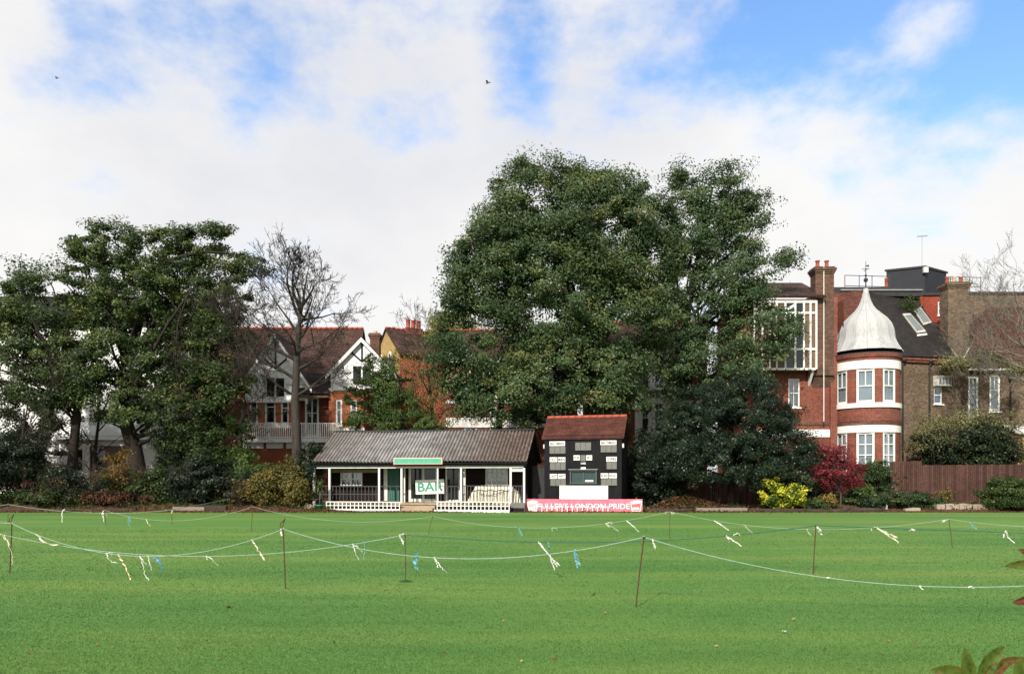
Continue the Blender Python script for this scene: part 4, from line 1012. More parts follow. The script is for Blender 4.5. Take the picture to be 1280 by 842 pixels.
    cyl(r+.09,zT(530.5),zT(527),'string_course',M['dark_brick']); cyl(r+.04,zT(526.5),zT(524.5),'string_course',M['red_brick'])
    cyl(r+.06,zT(449.5),zT(446),'cornice',M['turret_brick']); cyl(r+.14,zT(446),zT(441.5),'cornice',M['turret_brick'],r1=r+.2)
    # ogee dome in lead with standing seams
    zD=lambda py:2+(598-py)/FPX*54
    prof=[(41.5,441),(39.5,438),(36.4,432.8),(33.8,427.5),(32.2,422),(31.8,416.5),(30.8,411),(28.6,405),(24.6,399.5),(18.4,393.5),(12.2,387.5),(8.2,381.5),(5.6,375.6),(4.2,370),(3.4,365),(2.8,359.5),(0,361)]
    pr=[(max(0,a*54/FPX),zD(b)) for a,b in prof]
    ns=16; n=96; m=MB(); vs=[];fs=[]
    for rr,z in pr:
        for k in range(n):
            t=2*math.pi*k/n; ph=(k%(n//ns))/(n//ns)
            e=1+.012*math.cos(2*math.pi*ph)
            vs.append((cx+rr*e*math.cos(t),cy+rr*e*math.sin(t),z))
    for i in range(len(pr)-1):
        for k in range(n): fs.append((i*n+k,i*n+(k+1)%n,(i+1)*n+(k+1)%n,(i+1)*n+k))
    m.add(vs,fs); dm=m.build('turret_dome',M['lead'],g,True)
    m=MB()
    for k in range(ns):
        t=2*math.pi*k/ns; m.tube([(cx+(rr*1.013)*math.cos(t),cy+(rr*1.013)*math.sin(t),z) for rr,z in pr[:-2]],[.032]*(len(pr)-4)+[.02,.015],5,False)
    m.build('standing_seam',M['lead'],dm,True)
    cyl(r+.2,zT(441.5),zT(440.6)+.03,'eaves_edge',M['felt'],-180,180,dm)
    m=MB(); z0=zD(361); m.tube([(cx,cy,z0),(cx,cy,zD(325))],[.05,.015],6)
    m.lathe([(0,0),(.12,.08),(.16,.2),(.12,.3),(0,.38)],(cx,cy,zD(352)),10); m.lathe([(0,0),(.08,.05),(.08,.15),(0,.2)],(cx,cy,zD(345)),10)
    m.box(cx-.28,cx+.28,cy-.015,cy+.015,zD(335),zD(335)+.03); m.box(cx-.015,cx+.015,cy-.28,cy+.28,zD(336.5),zD(336.5)+.03); m.prism_y([(cx-.05,zD(331)),(cx+.22,zD(331)-.09),(cx+.22,zD(331)+.09)],cy-.01,cy+.01)
    m.build('weather_vane',M['iron'],g)
    # right wing, its wall running away to the right
    X=Matrix.Translation((L(1122,500,.6)[0],.6,0))@Matrix.Rotation(R(14),4,'Z'); xe=5.6
    iX=X.inverted()
    def wl(px,py):       # pixel -> along-wall coordinate and height
        a=(px-CX)/FPX; o=X@Vector((0,0,0)); d=(X@Vector((1,0,0)))-o
        # solve (F.x+o.x+u d.x) = a (F.y+o.y+u d.y)
        u=(a*(F.y+o.y)-(F.x+o.x))/(d.x-a*d.y); Y=F.y+o.y+u*d.y; return u,CAMH+(HY-py)/FPX*Y
    w0=wl(1167.5,482); w1=wl(1178,505); wz=(w0[0],w1[0],w1[1],w0[1])
    m=MB(X); ze=wl(1130,452)[1]; m.wall(-.4,xe,0,ze,0,[wz],.16); m.quad((xe,0,0),(xe,6,0),(xe,6,ze),(xe,0,ze)); m.build('side_wall',M['stock_brick'],g)
    window(g,*wz,0,X,cols=1,rows=(1,1),fr=.09,curtain='blue_curtain',sill=True)
    a=wl(1166.5,470); b=wl(1182.5,483); m=MB(X); m.box(a[0],b[0],-.5,-.01,b[1],a[1]); bx=m.build('window_box',M['old_white'],g); 
    m=MB(X); k=(b[0]-a[0])/4
    for i in range(4): m.box(a[0]+i*k+.04,a[0]+(i+1)*k-.04,-.52,-.501,b[1]+.08,a[1]-.08)
    m.build('grille',M['dim_curtain'],bx)
    m=MB(X); c=wl(1130,452)[1]; m.box(.0,xe+.1,-.18,-.002,c-.02,c+.28); m.box(0,xe+.1,-.26,-.182,c+.14,c+.28); m.build('brick_cornice',M['red_brick'],g)
    for px_ in (1127,1160.5):
        u=wl(px_,500)[0]; m=MB(X); m.tube([(u,-.34 if px_>1150 else -.12,c+.2),(u,-.12,c-.3),(u,-.12,.5)],.06,8); m.box(u-.12,u+.12,-.36,-.05,c+.0,c+.22); m.build('drainpipe',M['iron'],g,True)
    # main slopes
    A=p3(1078,363.5,59.5); B=p3(1146,372.5,60.2); Ce=p3(1196,447,55.6); De=p3(1092,443.5,53.9)
    sl=slab(g,[De,Ce,B,A],.16,M['slate'],'slate_roof')
    E=p3(1042.5,366,58.6); Fp=p3(1042.5,441,53.9)
    slab(g,[Fp,De,A,E],.16,M['tile_red_dull'],'tiled_hip')
    m=MB(); m.tube([Vector(A)+Vector((0,-.02,.06)),Vector(De)+Vector((0,-.02,.06))],.07,6); m.build('hip_tiles',M['slate'],g)
    # flat top with dark edge and pale flashing
    a=p3(1044,358,58.4); b=p3(1144,372,60.3); m=MB(); zz=A[2]-.1
    m.box(E[0]-.3,B[0]+.1,A[1]+.06,A[1]+4,zz-.3,zz+.42); m.build('flat_roof',M['felt'],g)
    MB().box(E[0]+.9,B[0]+.06,A[1]-.06,A[1]+.055,zz+.12,zz+.22).build('flashing',M['grey_metal'],g)
    # roof lights
    A_,B_,C_,D_=map(Vector,(A,B,Ce,De)); nrm=(C_-D_).cross(A_-D_).normalized()
    def onroof(px,py):
        d=Vector(((px-CX)/FPX,1,(HY-py)/FPX)); o=Vector((-F.x,-F.y,CAMH)); t=(D_-o).dot(nrm)/d.dot(nrm); return o+d*t
    for cs in ([(1127.5,393),(1137,392.5),(1157,415.5),(1146,417)],[(1141,387),(1150,385),(1164,404),(1154,407)]):
        q=[onroof(*c)+nrm*.10 for c in cs]; f=slab(g,[q[3],q[2],q[1],q[0]],.12,M['light_frame'],'roof_light'); ce=sum(q,Vector())/4
        qi=[ce+(p-ce)*.8+nrm*.012 for p in q]; slab(f,[qi[3],qi[2],qi[1],qi[0]],.01,M['roof_glass'],'pane')
    q=[onroof(*c)+nrm*.06 for c in ((1146,418.5),(1158,417),(1158.5,419),(1146.5,420.5))]; slab(g,[q[3],q[2],q[1],q[0]],.05,M['white_paint'],'roof_light_apron')
    # hung-tile wall and its window
    Yh=60.6; a=p3(1136,372,Yh); b=p3(1200,366.5,Yh); z0=p3(1150,455,Yh)[2]; hw=(p3(1172.5,380,Yh)[0],p3(1180,380,Yh)[0],p3(1176,394,Yh)[2],p3(1176,377,Yh)[2])
    m=MB(); m.wall(a[0],b[0],z0,(a[2]+b[2])/2,a[1],[hw],.12); m.build('hung_tile_wall',M['tile_hung'],g)
    window(g,*hw,a[1],cols=1,rows=(1,1),fr=.07,rec=.02,curtain='curtain')
    MB().box(a[0]-.1,b[0]+.1,a[1]-.12,a[1]+2,(a[2]+b[2])/2+.002,(a[2]+b[2])/2+.2).build('hung_wall_coping',M['felt'],g)
    # grey roof box
    k=Vector(p3(1156,360,61.6)); zt,zb=p3(1156,334.5,61.6)[2],p3(1156,374,61.6)[2]; u=Vector((-2.6,1.15,0)); v=Vector((2.8,1.75,0))
    m=MB(); c=[k,k+v,k+u+v,k+u]; c=[Vector((p.x,p.y,0)) for p in c]; m.add([p+Vector((0,0,zb)) for p in c]+[p+Vector((0,0,zt)) for p in c],[(0,1,5,4),(1,2,6,5),(2,3,7,6),(3,0,4,7),(4,5,6,7)])
    bx=m.build('roof_box',M['asphalt_felt'],g); mid=sum(c,Vector())/4
    m=MB(); c2=[mid+(p-mid)*1.06 for p in c]; m.add([p+Vector((0,0,zt+.002)) for p in c2]+[p+Vector((0,0,zt+.16)) for p in c2],[(0,1,5,4),(1,2,6,5),(2,3,7,6),(3,0,4,7),(4,5,6,7),(3,2,1,0)]); m.build('roof_box_edge',M['felt'],bx)
    q=Vector(p3(1157,337.5,61.55)); MB().box(q.x-.25,q.x+.1,q.y-.25,q.y-.02,q.z-.25,q.z+.2).build('floodlight',M['old_white'],bx)
    a1=p3(1152.5,335,62.5); m=MB(); zt2=p3(1152.5,295,62.5)[2]; m.tube([(a1[0],a1[1],a1[2]-.2),(a1[0],a1[1],zt2)],.03,6); m.tube([(a1[0]-.45,a1[1]-.1,zt2-.05),(a1[0]+.5,a1[1]+.1,zt2+.04)],.02,5)
    for i in range(6):
        x=a1[0]-.4+i*.16; m.tube([(x,a1[1]-.25,zt2-.04+i*.014),(x+.05,a1[1]+.25,zt2-.04+i*.014)],.012,4)
    m.build('aerial',M['grey_metal'],g)
    k2=p3(1120,366,60.6); k3=p3(1097,371,60.6); MB().box(k3[0],k2[0],k3[1],k3[1]+1,k3[2]-.2,k2[2]+.0).build('vent_box',M['felt'],g)
    q=p3(1108,352,61.5); MB().lathe([(.13,0),(.17,.05),(.13,.15),(.13,.8),(.16,.85),(.1,.9)],(q[0],q[1],q[2]-.6),10).build('chimney_pot',M['pot_red'],g,True)
    # roof guard rails
    def rails(pts,Y,y1,y2,yb):
        m=MB()
        for px_ in pts: a=p3(px_,y1,Y); b=p3(px_,yb,Y); m.tube([a,b],.03,5)
        for yy in (y1,y2): m.tube([p3(pts[0],yy,Y),p3(pts[-1],yy+ (1.5 if yy==y1 else 1.5),Y)],.03,5)
        m.build('guard_rail',M['grey_rail'],g)
    rails((1056,1074,1090,1112),61,344,357,366); rails((1188,1212,1226),61.5,345.5,357,366)
    # big chimney on the right
    c0=p3(1185,400,56.5); c1=p3(1211,400,56.5); cz=p3(1198,352,56.5)[2]
    ch=chimney(g,c0[0],c1[0],c0[1],c0[1]+1.1,p3(1198,470,56.5)[2],cz,'stock_brick',3,['pot_red','pot_buff','pot_red'],poth=.5)
    a=p3(1189,436,56.3); b=p3(1202,452,56.3); d=p3(1212,434,56.3)
    m=MB(); m.tube([a,b],.05,4); m.tube([b,d],.05,4); m.build('flashing',M['old_white'],ch)
    rng=np.random.default_rng(3); c=onroof(1136,388); n=420; pos=np.array(c)+rng.normal(size=(n,3))*np.array((.42,.25,.36))+np.array((0,-.15,.35))
    w=empty('roof_weed',Vector((F.x,F.y,0))+c,0,'green plant growing on the slate roof above a roof light','plant'); leafmesh('foliage',pos-np.array(c),rng.normal(size=(n,3)),rng.uniform(.1,.24,n),rng.normal(.5,.2,n),M['mid_shrub'],w,rng=rng)
    MB().tube([(0,0,-.05),(.05,-.1,.5)],[.03,.01],5).build('stems',M['bark'],w)
M['oriel_brown']=weathered('oriel_brown_panel',(.10,.06,.04),(.16,.105,.075),.6,2,12)
M['turret_brick']=brick('turret_brick',(.28,.076,.048),(.165,.048,.036),(.22,.15,.12),stain=(.55,.5,.5),samt=.6)
M['tile_red_dull']=brick('dull_red_tile',(.19,.068,.042),(.10,.042,.033),(.04,.02,.018),w=.2,h=.13,ms=.014,stain=(.5,.42,.4),samt=.7,bmp=.6)
M['blue_curtain']=plain('blue_curtain',(.12,.22,.42),.8)
M['light_frame']=weathered('roof_light_frame',(.50,.50,.42),(.34,.34,.30),.6)
M['roof_glass']=plain('roof_glass',(.13,.15,.15),.12,0,.8)
turret_house()

def neighbour_house():
    F=Frame(36.5,57.5,0); g=empty('brown_brick_house',(F.x,F.y,0),0,'brown brick house with tall pale sash windows at the right edge','house')
    x0=F.l(1196,500)[0]; x1=F.l(1420,500)[0]; ze=F.l(1230,462)[1]
    w1=F.rect(1210.5,1223.5,470,523,0); w2=F.rect(1237,1250.5,468,514,0); w3=F.rect(1302,1316,468,514,0)
    m=MB(); m.wall(x0,x1,0,ze,0,[w1,w2,w3],.2); shell(m,x0,x1,0,9,ze); m.build('wall',M['stock_brick'],g)
    for w in (w1,w2,w3): window(g,*w,0,cols=(1,2),rows=(1,1),fr=.15,bar=.05,mid=w[2]+(w[3]-w[2])*.58,curtain='green_blind',frame='white_paint')
    p3=lambda px,py,Y:(P(px,py,Y).x-F.x,Y-F.y,P(px,py,Y).z)
    e0,e1=p3(1197,456,57.2),p3(1420,456,57.2); r0,r1=p3(1236,384,62),p3(1420,384,62)
    slab(g,[(e0[0],e0[1],ze-.0),(e1[0],e1[1],ze-.0),r1,r0],.15,M['tile_russet'],'roof'); slab(g,[(e0[0],8,ze),(e0[0],e0[1],ze),r0],.15,M['tile_russet'],'roof_hip')
    m=MB(); m.box(e0[0]-.05,e1[0],-.42,-.31,ze-.1,ze+.06); m.build('gutter',M['old_white'],g)
    u=F.l(1262,500)[0]; m=MB(); m.tube([(u,-.36,ze-.1),(u,-.12,ze-.7),(u,-.12,0)],.06,8); m.box(u-.17,u+.17,-.34,-.05,ze-.75,ze-.4); m.build('drainpipe',M['iron'],g,True)
    Y=64.5; a=p3(1205,368,Y); b=p3(1290,366,Y); m=MB(); m.box(a[0],b[0],a[1],a[1]+.4,6,a[2]); w=m.build('rear_wall',M['stock_brick'],g); MB().box(a[0]-.1,b[0]+.1,a[1]-.1,a[1]+.5,a[2]+.002,a[2]+.22).build('coping',M['felt'],w)
    # lean-to at the far right
    a=F.rect(1273,1330,540,600,-2.2); m=MB(); m.box(a[0],a[1],-2.2,-.01,0,a[3]); lt=m.build('lean_to',M['yellow_brick'],g); MB().prism_x([(-2.5,a[3]-.05),(-.02,a[3]+.7),(-.02,a[3]+.5),(-2.5,a[3]-.16)],a[0]-.1,a[1]).build('lean_to_roof',M['old_white'],lt)
M['green_blind']=weathered('pale_green_blind',(.42,.46,.40),(.26,.30,.26),.9,2,6,stretch=(3,3,.4))
neighbour_house()

def gabled_house():
    F=Frame(-18,60.5,0); g=empty('gabled_house',(F.x,F.y,0),0,'red brick house with two white half-timbered gables and a balcony','house')
    x0=F.l(248,500)[0]; x1=F.l(439,500)[0]; ze=F.l(400,474)[1]; zr=2+(598-411)/FPX*65
    fw=F.rect(381,398.5,496,546,0); gw=F.rect(331.5,346.5,560,592,0); sw=F.rect(262,275,500,532,0); sw2=F.rect(284,296,562,592,0)
    m=MB(); m.wall(x0,x1,0,ze,0,[fw,gw,sw,sw2],.18); shell(m,x0,x1,0,9,ze,zr-.15); m.build('wall',M['red_brick'],g)
    window(g,*fw,0,cols=(2,2),rows=(1,1),mid=fw[2]+(fw[3]-fw[2])*.6,fr=.16,bar=.12,curtain='dim_curtain',gap=.3,sill=False); window(g,*gw,0,cols=(3,3),rows=(2,1),curtain='dim_curtain',gap=.1); window(g,*sw,0,cols=(1,1),curtain=None,glass='dark_glass'); window(g,*sw2,0,cols=(2,2),curtain=None,glass='dark_glass')
    rf=gable_roof(x0,x1,0,9,ze,zr).build('roof',M['tile_brown'],g); ridge_tiles(x0-.1,x1+.1,4.5,zr+.05).build('ridge',M['ridge_tile'],rf,True)
    # two projecting bays with gables
    def bay(pa,pb,proj,wins,apex,base,ga,gb,brickm):
        a,b=F.l(pa,500,-proj)[0],F.l(pb,500,-proj)[0]; zt=F.l(pa,base+0,-proj)[1]; zb=F.l(pa,base+22,-proj)[1]
        hs=[F.rect(*w,-proj) for w in wins]
        m=MB(); m.wall(a,b,0,zb,-proj,hs,.18); m.quad((b,-proj,0),(b,5,0),(b,5,zb),(b,-proj,zb)); m.quad((a,0,0),(a,-proj,0),(a,-proj,zb),(a,0,zb)); m.build('bay_wall',M[brickm],g)
        for h in hs: window(g,*h,-proj,cols=(1,1),rows=(1,1),fr=.13,curtain='dim_curtain',gap=.4,mid=h[2]+(h[3]-h[2])*.62)
        MB().box(a-.05,b+.05,-proj-.06,-proj+.01,zb,zb+.2).build('white_band',M['white_paint'],g); MB().box(a-.05,b+.05,-proj-.08,-proj-.002,hs[0][2]-.3,hs[0][2]-.12).build('white_band',M['white_paint'],g)
        xa,xb=F.l(ga,500,-proj)[0],F.l(gb,500,-proj)[0]; za=F.l(ga,apex,-proj)[1]
        m=MB(); m.box(xa+.1,xb-.1,-proj,4.3,zb+.202,zt+.05); m.build('upper_wall',M['render_white'],g)
        xm=(xa+xb)/2; h=.75; u=MB()
        u.box(xm-h,xm-.05,-proj-.02,-proj-.002,zt-.9,zt+.55); u.box(xm+.05,xm+h,-proj-.02,-proj-.002,zt-.9,zt+.55); u.build('gable_pane',M['dark_glass'],g)
        u=MB(); [u.box(xm+k-.06,xm+k+.06,-proj-.05,-proj-.021,zt-.95,zt+.6) for k in (-h-.02,0,h+.02)]; u.build('gable_window_frame',M['white_paint'],g)
        facade_gable(g,xa,xb,-proj,zt,za,4.5)
        for s,xx in ((-1,xa+.15),(1,xb-.15)):
            m=MB(); m.prism_x([(-proj-.25,zt-.05),(-proj-.0,zt-.05),(-proj-.0,zt-1.5),(-proj-.12,zt-1.5)],xx-.09,xx+.09); m.build('bracket',M['white_paint'],g)
    bay(309,372,.9,[(312,322,497,530),(331,344.5,495,530),(351,361,497,530)],419,481,303,386,'orange_brick')
    bay(411,455,.9,[(419.5,427.5,499,533),(437.5,446.5,499,533)],424,466,413,492,'orange_brick')
    # porch roof over the french window
    a,b=F.l(377,470)[0],F.l(415,470)[0]; z0,z1=F.l(395,492,-1)[1],F.l(395,466)[1]; slab(g,[(a,-1.25,z0),(b,-1.25,z0),(b,-.01,z1),(a,-.01,z1)],.14,M['slate_dark'],'porch_roof')
    MB().box(a,b,-1.2,-1.1,z0-.32,z0-.15).build('porch_beam',M['dark_brick'],g)
    # balcony
    a,b=F.l(305,540,-1.45)[0],F.l(424,540,-1.45)[0]; zt=F.l(350,529.5,-1.45)[1]; zf=F.l(350,546,-1.45)[1]
    m=MB(); m.box(a,b,-1.5,-.91,zf-.42,zf-.12); bl=m.build('balcony_floor',M['render_white'],g)
    m=MB(); n=46
    for i in range(n+1):
        x=a+(b-a)*i/n; w=.075 if i%12==0 else .034; m.box(x-w,x+w,-1.48,-1.41,zf-.12,zt-(.0 if i%12 else -.12))
    m.box(a,b,-1.49,-1.405,zt,zt+.08); m.box(a,b,-1.485,-1.407,zf-.06,zf+.03); m.build('balustrade',M['white_paint'],bl)
    m=MB(); zl0,zl1=F.l(340,560,-1.45)[1],F.l(340,552,-1.45)[1]
    for pa,pb in ((308,327),(331,352),(356,383)):
        q=F.l(pa,555,-1.45)[0],F.l(pb,555,-1.45)[0]; m.box(q[0],q[1],-1.1,-.92,zl0,zl1)
    m.build('white_lintel',M['white_paint'],g)
    for px_ in (306,384,422): 
        q=F.l(px_,560,-1.45)[0]; MB().box(q-.14,q+.14,-1.45,-1.22,0,zf-.421).build('balcony_post',M['render_white'],g)
    # chimneys
    for pa,pb,pt,Y in ((462.5,474,416,65.5),):
        c0=P(pa,430,Y).x-F.x; c1=P(pb,430,Y).x-F.x; chimney(g,c0,c1,Y-F.y,Y-F.y+.9,ze,P(pa,pt,Y).z,'dark_brick',1,'pot_buff',poth=.25)
M['slate_dark']=brick('dark_porch_tile',(.045,.032,.032),(.03,.024,.025),(.012,.01,.01),w=.2,h=.13,ms=.012,bmp=.5)
gabled_house()

def yellow_gable_house():
    x,y=P(520,500,68).x,68; th=R(32); g=empty('yellow_gable_house',(x,y,0),th,'yellow-gabled house with orange brick flank behind the pavilion roof','house')
    F=Frame(x,y,th); zr=P(482,408,69).z; ze=P(480,441,68).z
    W=8.5; D=6.2; xl=-1.6
    m=MB(); m.wall(xl,W,0,ze,0,[(3.0,3.8,7.2,9.4),(5.6,6.4,7.2,9.4),(3.0,3.8,3.6,6.0),(5.6,6.4,3.6,6.0)],.15); m.quad((W,0,0),(W,D,0),(W,D,ze),(W,0,ze)); m.quad((W,D,0),(xl,D,0),(xl,D,ze),(W,D,ze)); m.poly([(W,0,ze),(W,D,ze),(W,D/2,zr)]); m.build('flank_wall',M['orange_brick'],g)
    for h in ((3.0,3.8,7.2,9.4),(5.6,6.4,7.2,9.4),(3.0,3.8,3.6,6.0),(5.6,6.4,3.6,6.0)): window(g,*h,0,cols=1,curtain=None,glass='dark_glass')
    X=Matrix.Translation((xl,D,0))@Matrix.Rotation(R(-90),4,'Z'); m=MB(X)
    h1=(1.5,2.2,ze-2.0,ze+.35); h2=(3.6,4.3,ze-2.0,ze+.35)
    m.wall(0,D,0,ze-.2,0,[],.1); 
    # upper part with the two narrow lights
    for a,b in ((0,h1[0]),(h1[1],h2[0]),(h2[1],D)):
        pass
    k=(zr-ze)/(D/2); m.poly([(0,0,ze-.2),(D,0,ze-.2),(D,0,ze),(D/2,0,zr),(0,0,ze)])
    m.build('gable_wall',M['yellow_brick'],g)
    for h in (h1,h2):
        w=MB(X); w.prism_y([(h[0],h[2]),(h[1],h[2]),(h[1],h[3]-.3),((h[0]+h[1])/2,h[3]),(h[0],h[3]-.3)],-.05,-.012); o=w.build('lancet_window',M['white_paint'],g); w=MB(X); w.prism_y([(h[0]+.14,h[2]+.1),(h[1]-.14,h[2]+.1),(h[1]-.14,h[3]-.4),((h[0]+h[1])/2,h[3]-.14),(h[0]+.14,h[3]-.4)],-.056,-.051); w.build('pane',M['dark_glass'],o)
    rf=gable_roof(xl,W,0,D,ze,zr).build('roof',M['tile_brown'],g); ridge_tiles(xl-.1,W,D/2,zr+.04).build('ridge',M['ridge_tile'],rf,True)
    cz=zr+.25
    c=MB(); c.box(.3,2.0,D/2-.35,D/2+.35,ze+1,cz); ch=c.build('chimney',M['red_brick'],g)
    for i in range(3): MB().lathe([(.2,0),(.2,.7),(.24,.72),(.24,.8),(.15,.8)],(.6+i*.55,D/2,cz),12).build('chimney_pot',M['pot_bright'],ch,True)
M['pot_bright']=plain('bright_terracotta',(.45,.10,.06),.7)
yellow_gable_house()

def plain_house(name,label,pl,pr,Y,ep,rp,wallm,roofm,wins,bands,depth=8,extra=None,pot=None):
    xc=P((pl+pr)/2,0,Y).x; F=Frame(xc,Y,0); g=empty(name,(xc,Y,0),0,label,'house')
    x0,x1=F.l(pl,0)[0],F.l(pr,0)[0]; ze=F.l(0,ep)[1]; zr=CAMH+(HY-rp)/FPX*(Y+depth/2)
    hs=[F.rect(*w[:4],0) for w in wins]
    m=MB(); m.wall(x0,x1,0,ze,0,hs,.18); shell(m,x0,x1,0,depth,ze,zr-.15 if roofm else None); m.build('wall',M[wallm],g)
    for h,w in zip(hs,wins): window(g,*h,0,cols=(2,2),rows=(1,1),fr=.12,curtain='dim_curtain' if len(w)<5 else None,glass='glass' if len(w)<5 else 'dark_glass')
    if roofm:
        rf=gable_roof(x0,x1,0,depth,ze,zr).build('roof',M[roofm],g); ridge_tiles(x0-.1,x1+.1,depth/2,zr+.05).build('ridge',M['ridge_tile'],rf,True)
    else: MB().box(x0-.1,x1+.1,-.15,depth,ze+.002,ze+.4).build('parapet',M[wallm],g)
    for a,b in bands:
        z0,z1=F.l(0,b)[1],F.l(0,a)[1]; m=MB(); m.box(x0-.03,x1+.03,-.08,-.002,z0,z1)
        m.build('white_band',M['white_paint'],g)
    if pot: chimney(g,F.l(pot[0],0)[0],F.l(pot[1],0)[0],depth/2-.5,depth/2+.5,ze,CAMH+(HY-pot[2])/FPX*(Y+depth/2),'dark_brick',2)
    return g,F
g,F=plain_house('terraced_house','red brick house with white window bands seen through the largest oak',558,722,64,452,413,'red_brick','tile_brown',
    [(572,588,462,496),(604,620,462,496),(648,662,455,500),(668,684,455,500),(664,676,492,512),(580,596,508,540),(612,628,508,540),(690,702,460,496),(694,708,508,540)],[(522,534),(448,456),(500,504)])
a=F.rect(645,690,447,473,-.9); MB().box(a[0],a[1],-1.0,-.01,a[2],a[3]).build('white_bay',M['render_white'],g)
a2=F.rect(650,684,453,468,-1.02); b=MB(); n=3
for i in range(n): b.box(a2[0]+(a2[1]-a2[0])*i/n+.1,a2[0]+(a2[1]-a2[0])*(i+1)/n-.1,-1.03,-1.001,a2[2],a2[3])
b.build('bay_pane',M['dark_glass'],g)
g,F=plain_house('white_bay_house','brick house with tall white rendered bay behind the right-hand oak',752,884,65,440,404,'red_brick','tile_brown',
    [(764,778,455,490),(764,778,510,540),(852,864,455,490),(852,864,510,540)],[(500,506)])
a=F.rect(796,836,436,560,-1.0); m=MB(); m.wall(a[0],a[1],0,a[3],-1.0,[F.rect(802,812,450,486,-1),F.rect(818,830,450,486,-1),F.rect(802,812,504,540,-1),F.rect(818,830,504,540,-1)],.15); m.quad((a[1],-1,0),(a[1],0,0),(a[1],0,a[3]),(a[1],-1,a[3])); m.quad((a[0],0,0),(a[0],-1,0),(a[0],-1,a[3]),(a[0],0,a[3])); m.quad((a[0],-1,a[3]),(a[1],-1,a[3]),(a[1],0,a[3]),(a[0],0,a[3])); m.build('bay_wall',M['render_white'],g)
for w in ((802,812,450,486),(818,830,450,486),(802,812,504,540),(818,830,504,540)): window(g,*F.rect(*w,-1),-1.0,cols=(1,2),curtain='dim_curtain')
def white_house():
    Y=60; xc=P(130,0,Y).x; F=Frame(xc,Y,0); g=empty('white_house',(xc,Y,0),0,'white rendered house behind the left-hand oaks','house')
    x0,x1=F.l(-60,0)[0],F.l(243,0)[0]; zt=F.l(0,402)[1]; hs=[F.rect(*w,0) for w in ((10,24,455,485),(46,60,455,485),(112,128,470,510),(160,174,455,500),(190,212,488,512),(20,36,530,570),(205,222,430,465),(90,104,425,455))]
    m=MB(); m.wall(x0,x1,0,zt,0,hs,.2); shell(m,x0,x1,0,8,zt); m.build('wall',M['render_white'],g)
    for h in hs: window(g,*h,0,cols=(2,2),rows=(1,1),fr=.12,curtain='dim_curtain')
    zr=CAMH+(HY-372)/FPX*64; rf=gable_roof(x0,x1,0,8,zt,zr).build('roof',M['slate'],g); ridge_tiles(x0,x1,4,zr).build('ridge',M['slate'],rf,True)
    # ground floor bay with lead roof
    a,b=F.l(74,0,-2)[0],F.l(236,0,-2)[0]; z1=F.l(0,551,-2)[1]
    hs=[F.rect(94,104,560,590,-2),F.rect(112,158,557,606,-2),F.rect(194,211,562,582,-2)]
    m=MB(); m.wall(a,b,0,z1,-2,hs,.3); m.quad((b,-2,0),(b,0,0),(b,0,z1),(b,-2,z1)); m.quad((a,0,0),(a,-2,0),(a,-2,z1),(a,0,z1)); m.build('bay_wall',M['render_white'],g)
    slab(g,[(a-.3,-2.3,z1+.1),(b+.3,-2.3,z1+.1),(b+.3,-.01,z1+.55),(a-.3,-.01,z1+.55)],.14,M['grey_metal'],'lead_roof')
    window(g,*hs[0],-2,cols=1,curtain=None,glass='dark_glass'); window(g,*hs[2],-2,cols=2,curtain=None,glass='dark_glass')
    h=hs[1]; xm=h[0]+(h[1]-h[0])*.44; window(g,h[0],xm,h[2],h[3],-2,cols=1,rows=(1,1),curtain=None,glass='dark_glass',sill=False,frame='oriel_brown'); MB().box(xm+.01,h[1],-1.95,-1.85,h[2],h[3]).build('brown_door',M['oriel_brown'],g)
    m=MB(); ra=F.l(188,480,-.7); rb=F.l(214,480,-.7); z0=F.l(0,489,-.7)[1]; z2=F.l(0,476,-.7)[1]; m.box(ra[0],rb[0],-.7,-.65,z2-.05,z2); m.box(ra[0],rb[0],-.7,-.65,z0,z0+.05)
    for i in range(6): x=ra[0]+(rb[0]-ra[0])*i/5; m.box(x-.03,x+.03,-.69,-.66,z0+.051,z2-.051)
    m.build('balcony_rail',M['iron'],g); MB().box(ra[0]-.1,rb[0]+.1,-.75,-.01,z0-.25,z0-.01).build('balcony_floor',M['render_white'],g)
white_house()
# ------------------------------------------------------------------ trees
def W(px,py,Y,z=None):
    v=P(px,py,Y)
    if z is not None: v.z=z
    return v
tree('oak_tree','largest broad oak rising behind the scoreboard hut and pavilion',
     [W(738,600,54,0),W(737,540,54),W(735,470,54),W(722,390,54),W(700,310,54),W(690,250,54)],[.55,.48,.42,.34,.22,.1],
     [lobe(690,275,88,72,54),lobe(625,335,58,70,53),lobe(700,380,92,85,54),lobe(770,300,66,78,54.5),lobe(600,430,62,75,52.5),lobe(690,470,80,55,52),lobe(775,420,62,85,54),lobe(640,500,70,36,51.5),lobe(590,480,45,40,52),lobe(600,350,45,60,53),lobe(640,290,50,55,54),lobe(775,480,40,50,52),lobe(690,330,80,60,52.5),lobe(798,262,34,34,54),lobe(822,300,32,46,54),lobe(765,232,30,24,54),lobe(745,485,50,45,52),lobe(735,250,50,40,54),lobe(572,400,25,50,52.5),lobe(800,350,45,60,55),lobe(660,245,45,42,54)],
     950,.82,200,.235,'oak',seed=11,tvar=.27,limbs=46,limb_r=.2,extra_trunks=[([W(622,600,53,0),W(624,530,53),W(630,470,53),W(650,400,53)],[.28,.24,.2,.1])],sparse_limb_from=.25)
